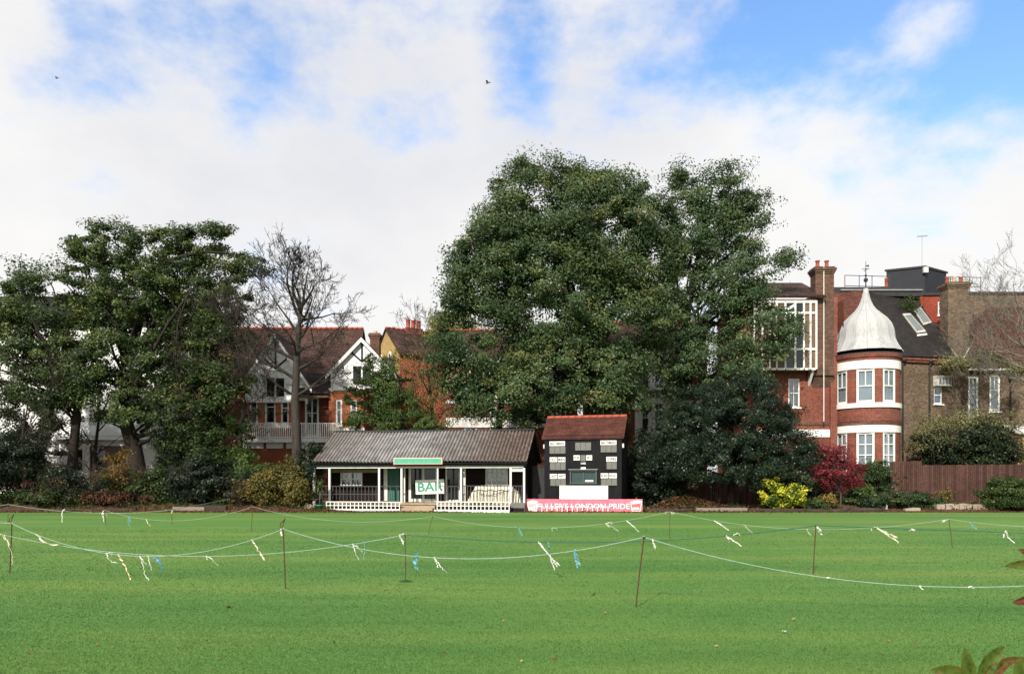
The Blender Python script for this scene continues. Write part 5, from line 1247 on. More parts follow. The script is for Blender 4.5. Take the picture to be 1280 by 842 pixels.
tree('oak_tree','open oak behind the holly with a branch reaching right',
     [W(856,610,56,0),W(856,540,56),W(850,460,56),W(862,370,56),W(880,290,56),W(890,235,56)],[.45,.38,.33,.26,.16,.07],
     [lobe(890,248,50,46,56),lobe(868,300,46,50,56),lobe(912,330,42,46,56),lobe(870,385,62,56,56),lobe(930,395,36,50,55.5),lobe(838,440,45,60,56),lobe(900,455,48,45,55),lobe(960,328,28,16,53),lobe(985,322,12,8,53),lobe(955,415,42,34,52.3),lobe(978,438,20,15,51.8),lobe(935,360,30,35,53),lobe(940,455,30,30,52),lobe(855,255,28,36,56),lobe(925,275,30,34,56),lobe(830,370,36,45,56),lobe(853,232,20,32,56),lobe(945,268,20,28,56),lobe(842,300,22,40,56)],
     520,.68,150,.22,'oak_b',seed=23,limbs=60,limb_r=.15,tone=.54,tvar=.25,shell=(.35,1.05))
tree('oak_tree','tallest olive-green oak at the left with a thick leaning trunk',
     [W(178,612,52,.2),W(168,560,52),W(155,520,52),W(162,450,52),W(180,380,52),W(190,320,52)],[.62,.52,.45,.36,.24,.1],
     [lobe(148,312,56,36,52),lobe(205,325,60,40,52),lobe(262,312,40,32,52),lobe(170,375,78,45,52),lobe(245,375,62,45,52),lobe(115,365,42,50,52),lobe(300,345,36,30,51.5),lobe(130,440,55,50,51),lobe(205,450,62,50,51.5),lobe(270,430,45,42,51.5),lobe(160,505,60,36,50.5),lobe(230,510,45,40,51),lobe(278,293,22,18,52),lobe(120,300,30,24,52),lobe(318,330,22,20,51.5)],
     440,.60,170,.225,'oak_left',seed=37,limbs=60,limb_r=.18,shell=(.4,1.04),tone=.5,tvar=.22)
tree('oak_tree','lower olive-green oak at the far left edge with an ivy-dark trunk',
     [W(88,606,50.5,.2),W(92,560,50.5),W(98,500,50.5),W(80,430,50.5),W(55,370,50.5)],[.36,.30,.27,.2,.08],
     [lobe(50,360,46,32,50.5),lobe(15,375,30,38,50.5),lobe(70,420,50,45,50.5),lobe(20,440,45,45,50.5),lobe(60,490,50,40,50),lobe(100,470,36,36,50),lobe(-25,420,40,50,50.5),lobe(-30,380,30,30,50.5)],
     235,.60,170,.225,'oak_left',seed=41,limbs=36,shell=(.4,1.04),tone=.42)
tree('olive_leaved_tree','thin brownish half-bare tree before the red gabled house',
     [W(256,612,51,.2),W(258,560,51),W(262,500,51),W(270,440,51),W(285,390,51)],[.22,.19,.16,.1,.04],
     [lobe(240,500,45,55,50.5),lobe(285,490,36,60,50.5),lobe(250,560,45,36,50),lobe(285,420,36,40,51),lobe(225,450,30,40,51),lobe(300,545,24,36,50)],
     95,.62,130,.24,'mid_shrub',seed=43,limbs=46,shell=(.3,1.05),tone=.25,limb_r=.09)
tree('young_tree','small bright green tree behind the left end of the pavilion roof',
     [W(470,612,53,0),W(470,560,53),W(472,510,53),W(476,470,53)],[.16,.13,.1,.04],
     [lobe(470,495,32,34,53),lobe(447,510,18,28,52.5),lobe(495,505,28,36,53),lobe(476,466,22,22,53),lobe(520,528,32,20,53),lobe(465,530,34,20,52.5),lobe(540,532,22,14,52.5)],
     130,.5,170,.17,'bright_shrub',seed=47,limbs=18,limb_r=.06,tone=.72)
tree('holly_tree','dense dark glossy holly tree right of the scoreboard hut',
     [W(912,632,47.2,.0),W(914,610,47.2),W(916,580,47.2),W(914,520,47.2)],[.24,.2,.18,.08],
     [lobe(912,530,80,60,47.2),lobe(858,552,46,45,47),lobe(965,552,48,46,47),lobe(912,575,92,32,46.8),lobe(930,500,50,32,47.2),lobe(985,578,30,25,46.8),lobe(838,578,26,24,46.8),lobe(880,508,36,28,47.3)],
     480,.42,260,.135,'holly',seed=53,limbs=26,shell=(.6,1.0),limb_r=.07,tone=.55,extra_trunks=[([W(897,630,47,0),W(903,605,47),W(905,580,47)],[.11,.1,.08]),([W(921,632,47.1,0),W(925,605,47.1),W(930,570,47.1)],[.13,.11,.08])],flat=.9)
tree('yellowing_tree','pale yellow tree top showing left of the largest oak',
     [W(556,600,72,0),W(556,500,72),W(553,430,72)],[.3,.25,.1],[lobe(553,420,16,30,72),lobe(575,430,22,40,72),lobe(540,440,12,20,72)],60,.8,110,.3,'pale_yellow',seed=59,limbs=14)
def bare(name,label,trunk,tr,bark,starts,seed,depth=5,length=3.,rad=.13,spread=.55,group=None,kids=(2,4),minr=.012,shrink=.72,crown='branches',leaf=None):
    rng=np.random.default_rng(seed); base=Vector(trunk[0]); g=empty(name,base,0,label,'tree',group)
    mb=MB(); pts=[Vector(p)-base for p in trunk]; mb.tube([Vector((0,0,-.2)),Vector((0,0,.2))]+pts[1:],[tr[0]*1.5,tr[0]*1.1]+list(tr[1:]),10); mb.build('trunk',M[bark],g,True)
    m=MB()
    for f,d,k in starts:
        f=f*(len(pts)-1); j=min(int(f),len(pts)-2); a=pts[j].lerp(pts[j+1],f-j)
        bare_branches(m,a,d,length*k,rad*min(1,k),depth,rng,spread,0,4,minr,kids,shrink)
    m.build(crown,M['twig' if bark!='bark_grey' else 'twig_grey'],g,False)
    if leaf:
        mat_,lobes,n,cr,per,ls=leaf; cs,ds=clumps_in(lobes,n,rng,(.2,1.)); foliage('crown',cs-np.array(base),ds,cr,per,ls,M[mat_],g,rng)
    return g
bare('bare_tree','tall leafless tree standing left of the pavilion roof',
     [W(371,618,49.5,.1),W(371,560,49.5),W(369,500,49.5),W(371,450,49.5),W(373,415,49.5),W(376,385,49.5)],[.36,.31,.27,.22,.16,.08],'bark_dim',
     [(.5,(-.95,.1,.5),1.2),(.55,(.98,.2,.42),1.12),(.6,(-.85,-.3,.55),1.3),(.66,(.97,-.2,.4),1.1),(.7,(-.97,.2,.4),1.2),(.74,(.7,.3,.75),.95),(.8,(-.65,.3,.75),1.2),(.86,(.8,-.3,.65),.95),(.92,(-.7,.1,.8),1.1),(1,(.1,0,1),.8),(1,(.5,.2,.85),.9),(.42,(.85,-.1,.5),1.0),(.42,(-.92,-.2,.4),1.0),(.62,(.1,-.8,.6),1.0),(.78,(.1,.8,.6),1.0),(.9,(.97,.1,.25),.85),(1,(-.45,-.1,.9),1.0),(.95,(.3,-.3,.95),1.0)],
     74,6,1.8,.125,.48,kids=(2,3),minr=.015,shrink=.72)
bare('bare_tree','dark bare thorny tree at the left of the red gabled house',
     [W(297,616,50,.1),W(299,560,50),W(305,500,50),W(300,450,50)],[.17,.14,.11,.06],'bark',
     [(.4,(-.8,0,.6),.8),(.5,(.7,.1,.7),.8),(.6,(-.6,-.3,.8),.9),(.7,(.5,-.2,.9),.8),(.8,(-.7,.2,.8),.9),(.9,(.4,.1,1),.7),(1,(-.3,0,1),.8),(1,(.2,.2,1),.7)],73,6,2.3,.085,.6,kids=(2,3),minr=.012)
bare('bare_tree','bare twiggy tree before the orange brick flank of the yellow-gabled house',
     [W(545,612,56,0),W(544,560,56),W(540,510,56),W(536,470,56)],[.2,.17,.13,.07],'bark',
     [(.45,(-.7,0,.7),.9),(.5,(.6,.1,.8),.8),(.6,(-.8,-.2,.6),.9),(.7,(.4,-.2,.9),.9),(.8,(-.6,.2,.9),1),(1,(-.3,0,1),.9),(1,(.4,.2,1),.8),(.65,(-.9,.1,.4),.9)],79,6,2.1,.08,.58,kids=(2,3),
     leaf=('autumn_shrub',[lobe(525,450,34,40,56),lobe(540,500,30,36,56),lobe(515,510,20,30,56)],130,.5,30,.13))
bare('bare_tree','bare brown shrubby tree at the far left edge among evergreens',
     [W(22,612,48.6,.2),W(24,570,48.6),W(32,520,48.6)],[.12,.1,.06],'bark',
     [(.3,(-.7,0,.8),1),(.5,(.7,0,.8),1),(.7,(.5,-.2,.9),1),(.8,(-.5,.2,.9),1),(1,(.1,0,1),1),(1,(.6,.1,.7),1),(.4,(.9,-.1,.5),1)],83,5,2.0,.06,.6,kids=(2,3))
bare('bare_tree','pale bare spreading tree before the brown brick house at the right edge',
     [W(1312,610,50.5,.3),W(1308,560,50.5),W(1304,510,50.5),W(1300,465,50.5),W(1294,425,50.5)],[.2,.17,.15,.12,.07],'bark_grey',
     [(.5,(-.95,0,.25),1.3),(.6,(-.9,-.2,.3),1.35),(.66,(-.95,.1,.2),1.3),(.75,(-.9,.1,.35),1.3),(.8,(-.7,-.2,.6),1.2),(.9,(-.8,-.1,.5),1.2),(1,(-.6,0,.8),1.2),(1,(.5,.1,1),1),(.85,(-.9,.2,.15),1.3),(.95,(-.8,.2,.9),1.1)],
     89,6,1.95,.085,.5,kids=(2,3),minr=.011)
bare('bare_tree','dark tangled twiggy tree between the leaning oak and the red gabled house',
     [W(268,616,50.6,.1),W(266,560,50.6),W(262,500,50.6),W(266,450,50.6)],[.2,.17,.13,.07],'bark',
     [(.35,(-.8,-.2,.5),.9),(.4,(.8,0,.5),1.),(.5,(.7,.1,.7),1.),(.55,(-.7,.1,.7),1.),(.6,(-.6,-.3,.8),1.),(.7,(.6,-.2,.8),1.),(.8,(-.7,.2,.8),.9),(.9,(.5,.1,1),.9),(1,(-.4,0,1),.9),(1,(.4,.2,1),.9),(.75,(.95,-.1,.3),1.)],75,6,2.2,.08,.6,kids=(2,3),minr=.013,leaf=('autumn_shrub',[lobe(255,480,40,60,50.4),lobe(290,470,36,50,50.4)],70,.5,26,.14))
bare('bare_tree','dark ivy-hung bare tree between the two left-hand oaks and the white house',
     [W(120,612,53,.1),W(118,570,53),W(124,520,53)],[.15,.13,.08],'bark',
     [(.3,(-.8,0,.6),1),(.5,(.8,0,.6),1),(.6,(-.5,-.2,.9),1),(.8,(.6,.2,.8),1),(1,(-.2,0,1),1),(1,(.5,.1,.9),1)],77,5,1.9,.06,.6,kids=(2,3),minr=.012)
tree('grey_green_tree','grey-green feathery tree right of the leaning oak trunk',
     [W(226,614,51.2,.2),W(226,570,51.2),W(228,520,51.2)],[.14,.12,.06],
     [lobe(228,535,36,40,51),lobe(212,560,24,30,50.8),lobe(246,560,26,34,50.8),lobe(232,505,26,26,51)],90,.5,150,.15,'dark_shrub',seed=63,limbs=20,limb_r=.05,tone=.95,shell=(.2,1.05))
# darker trees filling the back, each its own
for i,(px,top,rx,Y,lab,lf) in enumerate([(30,455,60,56,'dark evergreen tree behind the far-left oak','dark_shrub'),(815,540,34,50.5,'dark evergreen between the scoreboard hut and the holly','dark_shrub'),(1012,560,26,50.5,'dark shrubby tree between the holly and the crimson tree','dark_shrub')]):
    h=(612-top)/2
    tree('evergreen_tree',lab,[W(px,612,Y,0),W(px,590,Y),W(px,top+h*.7,Y)],[.16,.14,.05],[lobe(px,top+h,rx,h,Y),lobe(px-rx*.4,top+h*1.5,rx*.7,h*.5,Y),lobe(px+rx*.4,top+h*1.3,rx*.65,h*.6,Y)],75,.7,170,.25,lf,seed=100+i,limbs=12,limb_r=.06,tone=.35)
# ------------------------------------------------------------------ shrubs
SH=[
 ('dark_shrub','tall dark evergreen shrub at the left edge of the leaf bank',(18,640,47.0),[(10,575,45,55),(48,600,32,36),(-15,590,35,45)],110,.55,190,.2,'dark_shrub',.3),
 ('dark_shrub','dark glossy shrub at the foot of the ivy-dark oak trunk',(98,640,46.6),[(84,606,24,24),(70,616,26,18),(118,620,22,16)],70,.5,170,.19,'dark_shrub',.4),
 ('ochre_shrub','thin ochre-leaved shrub before the white house doorway',(146,640,47.4),[(146,585,20,26),(138,600,22,18)],34,.4,80,.16,'ochre',.2),
 ('low_shrub','low olive shrub at the foot of the leaning oak trunk',(196,640,46.8),[(196,604,28,24),(215,614,24,20),(182,618,20,16)],60,.48,150,.19,'mid_shrub',.2),
 ('dark_shrub','wide dark shrub between the white house and the autumn bush',(262,642,46.9),[(255,600,40,34),(285,608,34,30),(230,615,30,24)],110,.52,180,.2,'dark_shrub',.25),
 ('yellow_green_shrub','yellow-green leafy shrub below the gabled house window',(318,642,48.0),[(310,585,26,22),(330,600,30,24),(308,606,24,24)],70,.48,170,.2,'bright_shrub',.72),
 ('autumn_shrub','golden autumn shrub left of the pavilion veranda',(350,641,46.3),[(346,608,34,26),(368,600,20,34),(328,618,22,18),(372,620,18,18)],105,.42,170,.17,'autumn_shrub',.4),
 ('dark_shrub','dark narrow shrub against the left end of the pavilion',(384,640,47.6),[(384,598,13,38),(392,575,9,24)],44,.4,150,.17,'dark_shrub',.5),
 ('variegated_shrub','bright yellow variegated shrub in front of the holly',(978,634,45.4),[(978,618,27,15),(966,606,14,10),(996,620,13,12),(978,628,26,9)],85,.27,120,.17,'yellow_var',.46),
 ('green_shrub','green shrub just behind the bright yellow one',(996,632,46.3),[(996,598,22,16),(1006,612,14,16)],40,.4,140,.17,'dark_shrub',.75),
 ('leafy_shrub','dark green shrub with pale leaf edges over the brown fence',(1205,612,52.5),[(1200,548,42,30),(1240,556,32,30),(1165,555,25,26),(1215,572,50,18)],130,.6,170,.21,'dark_shrub',.72),
 ('pale_shrub','pale grey-green arching shrub above the brown fence',(1180,612,52.0),[(1166,535,26,24),(1205,528,36,20),(1248,530,28,18),(1150,555,14,22)],105,.5,70,.15,'grey_green',.5),
 ('climbing_shrub','straggling grey-green climber under the white gutter of the brown brick house',(1225,612,54.6),[(1195,455,32,8),(1230,450,32,10),(1265,462,22,9)],60,.5,70,.16,'grey_green',.6),
 ('rounded_shrub','rounded green shrub at the right edge of the lawn',(1258,640,45.2),[(1258,617,28,20),(1240,625,16,12),(1278,620,18,18)],95,.34,170,.14,'mid_shrub',.42),
 ('hedge_plant','low dark green ground shrub before the brown fence',(1125,638,45.6),[(1115,622,26,11),(1142,624,26,10),(1092,626,20,9),(1168,630,16,6)],90,.26,150,.13,'ivy',.6),
 ('border_plant','clump of strappy green leaves left of the crimson tree',(1022,637,45.3),[(1026,630,18,7),(1012,632,10,5)],30,.22,90,.14,'bright_shrub',.5),
 ('border_plant','broad-leaved green plant right of the crimson tree',(1078,634,46),[(1076,613,12,11),(1068,622,14,9)],30,.28,90,.18,'bright_shrub',.6),
 ('dried_flower_plant','clump of dry buff flowers at the foot of the crimson tree',(1034,637,45.2),[(1034,624,12,6)],16,.22,60,.12,'ochre',.85),
 ('fern_plant','dull yellow plant at the foot of the brown fence',(1180,636,46.5),[(1180,618,9,8)],14,.25,60,.13,'autumn_shrub',.35),
 ('ivy_clump','ivy covering the end of the brown fence',(1096,632,49.6),[(1096,590,16,16),(1104,612,10,22),(1080,592,14,10)],60,.36,150,.17,'ivy',.65),
 ('bramble','tangled bramble on the leaf bank below the far-left shrub',(60,640,45.9),[(60,622,40,10),(25,624,30,9)],46,.32,100,.14,'mid_shrub',.2),
 ('bramble','reddish bramble on the leaf bank under the ochre shrub',(140,640,45.8),[(140,622,34,9),(175,625,24,8)],40,.32,80,.14,'litter',.1),
 ('dark_shrub','dark shrub closing the gap beside the hut and leaf heap',(812,632,48.6),[(806,600,24,34),(832,606,22,28)],80,.48,170,.19,'dark_shrub',.3),
 ('bramble','dark undergrowth beneath the olive oak trunk',(165,640,49),[(150,612,45,20),(215,618,40,18)],80,.45,150,.18,'dark_shrub',.4),
]
for i,(nm,lab,(bx,by,Y),lb,n,cr,per,ls,lf,tone) in enumerate(SH):
    shrub(nm,lab,W(bx,by,Y,max(0,bankz(W(bx,by,Y).x,Y)) if Y<62 else 0),[lobe(a,b,c,d,Y+(.35*(j%2))) for j,(a,b,c,d) in enumerate(lb)],n,cr,per,ls,lf,cat='plant' if 'plant' in nm else 'shrub',seed=200+i,tone=tone)
tree('crimson_tree','small crimson-leaved tree on a thin pale trunk before the turret house',
     [W(1051,634,45.9,.05),W(1051,618,45.9),W(1050,600,45.9),W(1048,575,45.9)],[.045,.04,.035,.015],
     [lobe(1048,585,27,24,45.9),lobe(1040,570,20,16,45.9),lobe(1066,598,16,14,45.9),lobe(1030,592,14,13,45.9),lobe(1044,603,16,7,45.8)],75,.33,90,.13,'acer',bark='bark_grey',seed=301,limbs=30,limb_r=.03,tone=.5,shell=(.2,1.05))
M['dry_pink']=leafmat('dry_pink_petal',[(0,(.25,.14,.11)),(1,(.48,.32,.24))],.3,.6)
for i,(px,py,Y) in enumerate(((1018,611,46.4),(1066,614,46.2))):
    b=W(px,640,Y,.1); g=empty('hydrangea',b,0,('faded round hydrangea head left of the crimson tree','faded round hydrangea head at the right of the crimson tree')[i],'flower'); zt=P(px,py,Y).z-b.z
    MB().tube([(0,0,-.1),(.05,0,zt*.5),(0,0,zt)],.012,5).build('stem',M['bark'],g); rng=np.random.default_rng(i); n=160; d=rng.normal(size=(n,3)); d/=np.linalg.norm(d,axis=1,keepdims=True); leafmesh('flower_head',np.array((0,0,zt))+d*.13,d,np.full(n,.06),rng.normal(.6,.2,n),M['dry_pink'],g,rng=rng)
# ------------------------------------------------------------------ fences, edging
def board_fence(name,label,p0,p1,h0,h1,z0,seed,gap=.012,bw=.14,posts=True):
    p0,p1=Vector(p0),Vector(p1); L=(p1-p0).length; th=math.atan2(p1.y-p0.y,p1.x-p0.x); g=empty(name,p0,th,label,'fence'); rng=np.random.default_rng(seed)
    m=MB(); x=0
    while x<L:
        h=h0+(h1-h0)*x/L+rng.uniform(-.02,.02); t=rng.uniform(0,.014); m.box(x,x+bw-gap,-.02-t,-.001-t,.06,h); x+=bw
    m.build('boards',M['fence_timber'],g)
    m=MB(); [m.box(0,L,.0,.05,z,z+.08) for z in (.3,h0*.5,h0-.35)]; m.build('rail',M['fence_timber'],g)
    k=int(L/1.83)
    for i in range(k+1):
        MB().box(i*1.83-.05,i*1.83+.05,.052,.15,-.5,h0+(h1-h0)*i*1.83/L-.02).build('post',M['fence_timber'],g)
    return g
zb=.45
board_fence('board_fence','tall left end panel of the dark brown board fence',(W(1115,0,49.2).x,49.2,zb),(W(1150,0,49.4).x,49.4,zb),P(0,576.5,49.2).z-zb,P(0,575.8,49.4).z-zb,zb,5)
board_fence('board_fence','long dark brown board fence below the right-hand houses',(W(1150.5,0,49.5).x,49.5,zb),(W(1400,0,50.0).x,50.0,zb),P(0,581,49.5).z-zb,P(0,579.5,50).z-zb,zb,6)
board_fence('board_fence','low reddish fence behind the crimson tree',(W(1000,0,49.8).x,49.8,zb),(W(1114,0,49.9).x,49.9,zb),P(0,590,49.8).z-zb,P(0,588,49.9).z-zb,zb,7)
board_fence('board_fence','dark fence in the shade behind the hut and holly',(W(786,0,51).x,51,.0),(W(985,0,51.5).x,51.5,.0),2.3,2.3,.0,8)
def edging(name,label,px0,px1,Y,h,material,seed,d=.14,cat='edging',round_=True,lift=0):
    a,b=W(px0,0,Y,0),W(px1,0,Y,0); g=empty(name,a,0,label,cat); L=b.x-a.x; rng=np.random.default_rng(seed); x=0; 
    m=MB()
    if round_: 
        n=max(3,int(L/.5)); m.tube([(L*i/n,rng.uniform(-.03,.03),h*.5+lift+rng.uniform(-.012,.012)) for i in range(n+1)],[h*.5*rng.uniform(.9,1.08) for _ in range(n+1)],9)
        o=m.build('log',M[material],g,True)
        MB().box(L-.03,L+.05,-.16,-.08,-.1,h+.1).build('peg',M[material],g)
    else:
        m.box(0,L,-d/2,d/2,-.05,h); m.build('beam',M[material],g,bevel=.02)
    return g
edging('edging_log','dark log edging at the right foot of the leaf heap',806,868,45.0,.2,'log',1)
edging('edging_sleeper','pale flat sleeper edging under the holly trunk',869,934,45.05,.24,'pale_log',2,round_=False)
edging('edging_log','dark log edging below the yellow variegated shrub',936,1010,44.95,.2,'log',3)
edging('edging_log','dark log edging below the crimson tree',1008,1062,44.8,.19,'log',4)
edging('edging_log','thick dark log edging right of the crimson tree',1062,1103,44.75,.26,'log',5)
edging('edging_sleeper','pale sleeper edging on the left bank by a dark block',216,256,44.9,.30,'pale_log',6,round_=False)
edging('edging_sleeper','short dark block in the left bank edging',257,283,44.85,.38,'log',7,round_=False)
edging('edging_log','long low dark log at the foot of the left leaf bank',-40,170,44.95,.2,'log',8)
def stone_wall(px0,px1,Y,h,label,seed):
    a,b=W(px0,0,Y,0),W(px1,0,Y,0); L=b.x-a.x; g=empty('stone_kerb',a,0,label,'wall'); rng=np.random.default_rng(seed); m=MB(); 
    x=0
    while x<L:
        w=min(rng.uniform(.5,1.3),L-x); hh=h*rng.uniform(.75,1.05); pts=[(x+.02,0),(x+w-.02,0),(x+w-.03,hh*rng.uniform(.8,1)),(x+w*.55,hh),(x+.05,hh*rng.uniform(.75,1))]; m.prism_y(pts,-.16+rng.uniform(-.04,.04),.25); x+=w
    m.build('stones',M['stone'],g,bevel=.03)
stone_wall(1168,1240,45.3,.55,'rough buff stone kerb left of the rounded shrub',3); stone_wall(1130,1150,44.9,.28,'low rough stones before the dark ground shrub',4)
g=empty('garden_post',W(1108,638,45.3,0),0,'short pale wooden post among the ground shrubs','post'); MB().box(-.05,.05,-.05,.05,0,.85).build('post_body',M['old_white'],g); MB().box(-.06,.06,-.06,.06,.851,.88).build('post_cap',M['old_white'],g)


# leafless twiggy bushes along the left bank, each one a plant
def twiggy(label,px,Y,h,seed,n=9,leaf=None):
    rng=np.random.default_rng(seed); x=W(px,0,Y).x; base=Vector((x,Y,bankz(x,Y))); g=empty('twiggy_bush',base,0,label,'shrub'); m=MB()
    for i in range(n):
        a=rng.uniform(0,2*math.pi); bare_branches(m,(.12*math.cos(a),.12*math.sin(a),-.05),(.55*math.cos(a),.4*math.sin(a),1),h*.42,.022,4,rng,.5,0,4,.007,(2,3),.68)
    m.build('branches',M['twig'],g)
    cs=np.stack([rng.normal(0,h*.35,26),rng.normal(0,.4,26),rng.uniform(.15,.95,26)*h],1); foliage('leaves',cs,rng.normal(size=(26,3)),.32,30,.09,M[leaf or 'autumn_shrub'],g,rng,tone=.25)
twiggy('sparse brown twiggy bush at the left edge of the leaf bank',38,46.2,2.6,1,leaf='litter'); twiggy('twiggy bush between the ivy-dark oak and the ochre shrub',122,46.5,2.2,2,leaf='mid_shrub'); twiggy('dark twiggy bush just left of the wide dark shrub',228,46.2,2.6,3,leaf='dark_shrub'); twiggy('thin twiggy bush right of the ochre shrub',172,46.4,2.3,4,leaf='litter'); twiggy('twiggy bush before the golden autumn shrub',300,46.0,1.7,5,leaf='ochre'); twiggy('thin bare bush left of the small far stake',72,45.8,1.8,6,leaf='ochre')
# ------------------------------------------------------------------ stakes, ropes and ribbons round the cricket square
def stake(label,b,t,hook=0,mat_='rust',r=.011,tuft=False):
    Y=GY(b[1]); base=W(b[0],b[1],Y,0); top=W(t[0],t[1],Y)-base; g=empty('iron_stake',base,0,label,'stake','stakes round the cricket square'); m=MB()
    pts=[Vector((0,0,-.1)),top*.5,top]; m.tube(pts,[r,r,r],6); m.build('rod',M[mat_],g)
    m=MB()
    if hook: 
        c=top+Vector((0,0,.0)); m.tube([c+Vector((.0,0,0)),c+Vector((-.06,0,.05)),c+Vector((-.045,0,.11)),c+Vector((.0,.01,.15)),c+Vector((.035,0,.20)),c+Vector((.012,0,.12)),c+Vector((-.02,0,.04))],r*.8,5)
    else: m.tube([top+Vector((r*1.6*math.cos(a),r*1.6*math.sin(a),.01*a/3-.03)) for a in np.linspace(0,12,22)],r*.55,4)
    m.build('rope_loop' if hook else 'rope_hitch',M['rust' if hook else mat_],g)
    if tuft:
        m=MB(); m.tube([(-.12,0,-.0),(.0,-.02,.015),(.13,0,.0)],[.02,.05,.02],6); m.build('soil_tuft',M['dark_tuft'],g)
    return top+base
M['dark_tuft']=plain('dark_tuft',(.02,.05,.012),.9)
S1=stake('rusty stake at the left edge of the near rope',(12,717),(15,654),1)
S2=stake('hook-topped rusty stake left of the pavilion in the near rope',(357,735),(354,661),1)
S3=stake('leaning rusty stake in front of the scoreboard hut',(794,758),(805,671))
S4=stake('thin green-topped stake with a dark tuft below the green door',(507,727),(506.5,668),tuft=True,r=.009)
S5=stake('dark stake standing below the crimson tree',(1016,717),(1020,656.5),r=.010)
S6=stake('thin stake before the right end of the pink banner',(837,673),(837.5,639),r=.009)
S7=stake('thin stake leaning left below the brown fence',(1191,684),(1186,648.5),r=.008)
S8=stake('thin far stake in front of the golden autumn shrub',(314,664),(316,633),r=.010)
S9=stake('thin far stake leaning right before the pavilion steps',(535,667),(541,645),r=.010)
S10=stake('short far stake on the left before the leaf bank',(133,657),(130,637),r=.010)
S11=stake('short pale-topped stake at the pale sleeper edging',(215,655),(215,637),r=.011)
S12=stake('far stake by the leaf bank at the left edge',(10,656),(10,630),r=.010)
S13=stake('far stake against the dark block in the left bank',(285,643),(287,623.5),r=.012)
def span(a,b,sag,n=26):
    return [a.lerp(b,t)-Vector((0,0,sag*4*t*(1-t))) for t in np.linspace(0,1,n+1)]
def proj(p): return CX+FPX*p.x/p.y, HY-FPX*(p.z-CAMH)/p.y
def sagfit(a,b,py):                      # sag that brings the lowest point to the measured height
    lo,hi=0,3
    for _ in range(40):
        m=(lo+hi)/2; y=max(proj(q)[1] for q in span(a,b,m))
        if y<py: lo=m
        else: hi=m
    return (lo+hi)/2
def rope(label,spans,material,r):
    pts=[]
    for a,b,py in spans:
        s=span(a,b,sagfit(a,b,py) if py else .02); pts+=s if not pts else s[1:]
    g=empty('rope',pts[0],0,label,'rope','ropes round the cricket square'); m=MB(Matrix.Translation(-pts[0])); m.tube(pts,r,5); m.build('rope_strand',M[material],g,True)
    m=MB(Matrix.Translation(-pts[0])); 
    for a,b,py in spans[:2]: m.tube([b-Vector((.03,0,.01)),b+Vector((0,0,.015)),b+Vector((.03,0,-.01))],r*2,6)
    m.build('knot',M[material],g,True)
    return pts
OR=W(1570,690,10.6); OL=W(-130,640,17)
R_A=rope('pale blue-green rope nearest the camera, slung low on the right',[(S1,S2,695),(S2,S3,698),(S3,OR,733.5)],'rope',.0065)
R_D=rope('pale rope from the left edge to the green-topped stake',[(W(-60,652,15.8),S4,695)],'rope',.0065)
R_E=rope('dark green rope from the green-topped stake to the right edge',[(S4,S5,677.5),(S5,W(1340,668,18),668)],'rope_green',.010)
R_G=rope('pale far rope running before the pavilion and banner',[(S10,S8,650.5),(S8,S9,652),(S9,S6,659.5),(S6,S7,661.5),(S7,W(1420,655,20.5),659)],'rope',.006)
R_L=rope('pale rope along the left leaf bank',[(W(-60,641,33),S12,None),(S12,S11,641)],'rope',.008)
R_M=rope('short dark green rope rising to the dark block',[(W(188,641,44),S13,None)],'rope_green',.016)
R_N=rope('pale rope leaving the left edge past the hooked stake',[(OL,S1,None)],'rope',.0065)
def on(rp,px):
    best=min(range(len(rp)-1),key=lambda i:0 if (proj(rp[i])[0]-px)*(proj(rp[i+1])[0]-px)<=0 else 1e3+abs(proj(rp[i])[0]-px))
    a,b=rp[best],rp[best+1]; xa,xb=proj(a)[0],proj(b)[0]; t=0 if abs(xb-xa)<1e-6 else min(1,max(0,(px-xa)/(xb-xa))); return a.lerp(b,t)
RIBS=0
def ribbon(label,rp,px0,tails,col='tape_white',w=.017,cat='ribbon',knot=True):
    """strips of tape tied on a rope; tails: end offsets in photo pixels from the knot"""
    global RIBS; RIBS+=1; rng=np.random.default_rng(500+RIBS)
    a=on(rp,px0) if isinstance(rp,list) else rp
    k=a.y/FPX; g=empty('ribbon',a,0,label,cat,'ribbons tied to the ropes')
    for ti,tl in enumerate(tails):
        path=[Vector((0,0,0))]+[Vector((dx*k,rng.uniform(-.05,.05),-dy*k)) for dx,dy in tl]
        # smooth it
        pts=[]
        for i in range(len(path)-1):
            for t in np.linspace(0,1,6,endpoint=False): 
                pts.append(path[i].lerp(path[i+1],t)+Vector((math.sin(t*math.pi)*rng.normal(0,.012),rng.normal(0,.006),rng.normal(0,.006))))
        pts.append(path[-1]); m=MB(); vs=[]; ww=max(w*.8,.4*k)*.5
        for i,p in enumerate(pts):
            tw=.5*math.sin(i*.5+ti); d=(pts[min(i+1,len(pts)-1)]-pts[max(i-1,0)]).normalized(); s=d.cross(Vector((0,1,0)))
            s=s.normalized() if s.length>.05 else Vector((1,0,0)); s=(s*math.cos(tw)+Vector((0,1,0))*math.sin(tw))*ww*(1 if i<len(pts)-1 else .6); 
            vs+=[p-s,p+s]
        m.add(vs,[(2*i,2*i+1,2*i+3,2*i+2) for i in range(len(pts)-1)])
        m.build('tail',M[col],g)
    m=MB(); kk=max(.014,.5*k); m.lathe([(0,-kk),(kk,-kk*.4),(kk*.9,kk*.5),(0,kk)],(0,0,0),7); m.build('knot',M[col],g,True)
    if col=='stripe': 
        pass
M['stripe']=mat('striped_tape')[0]
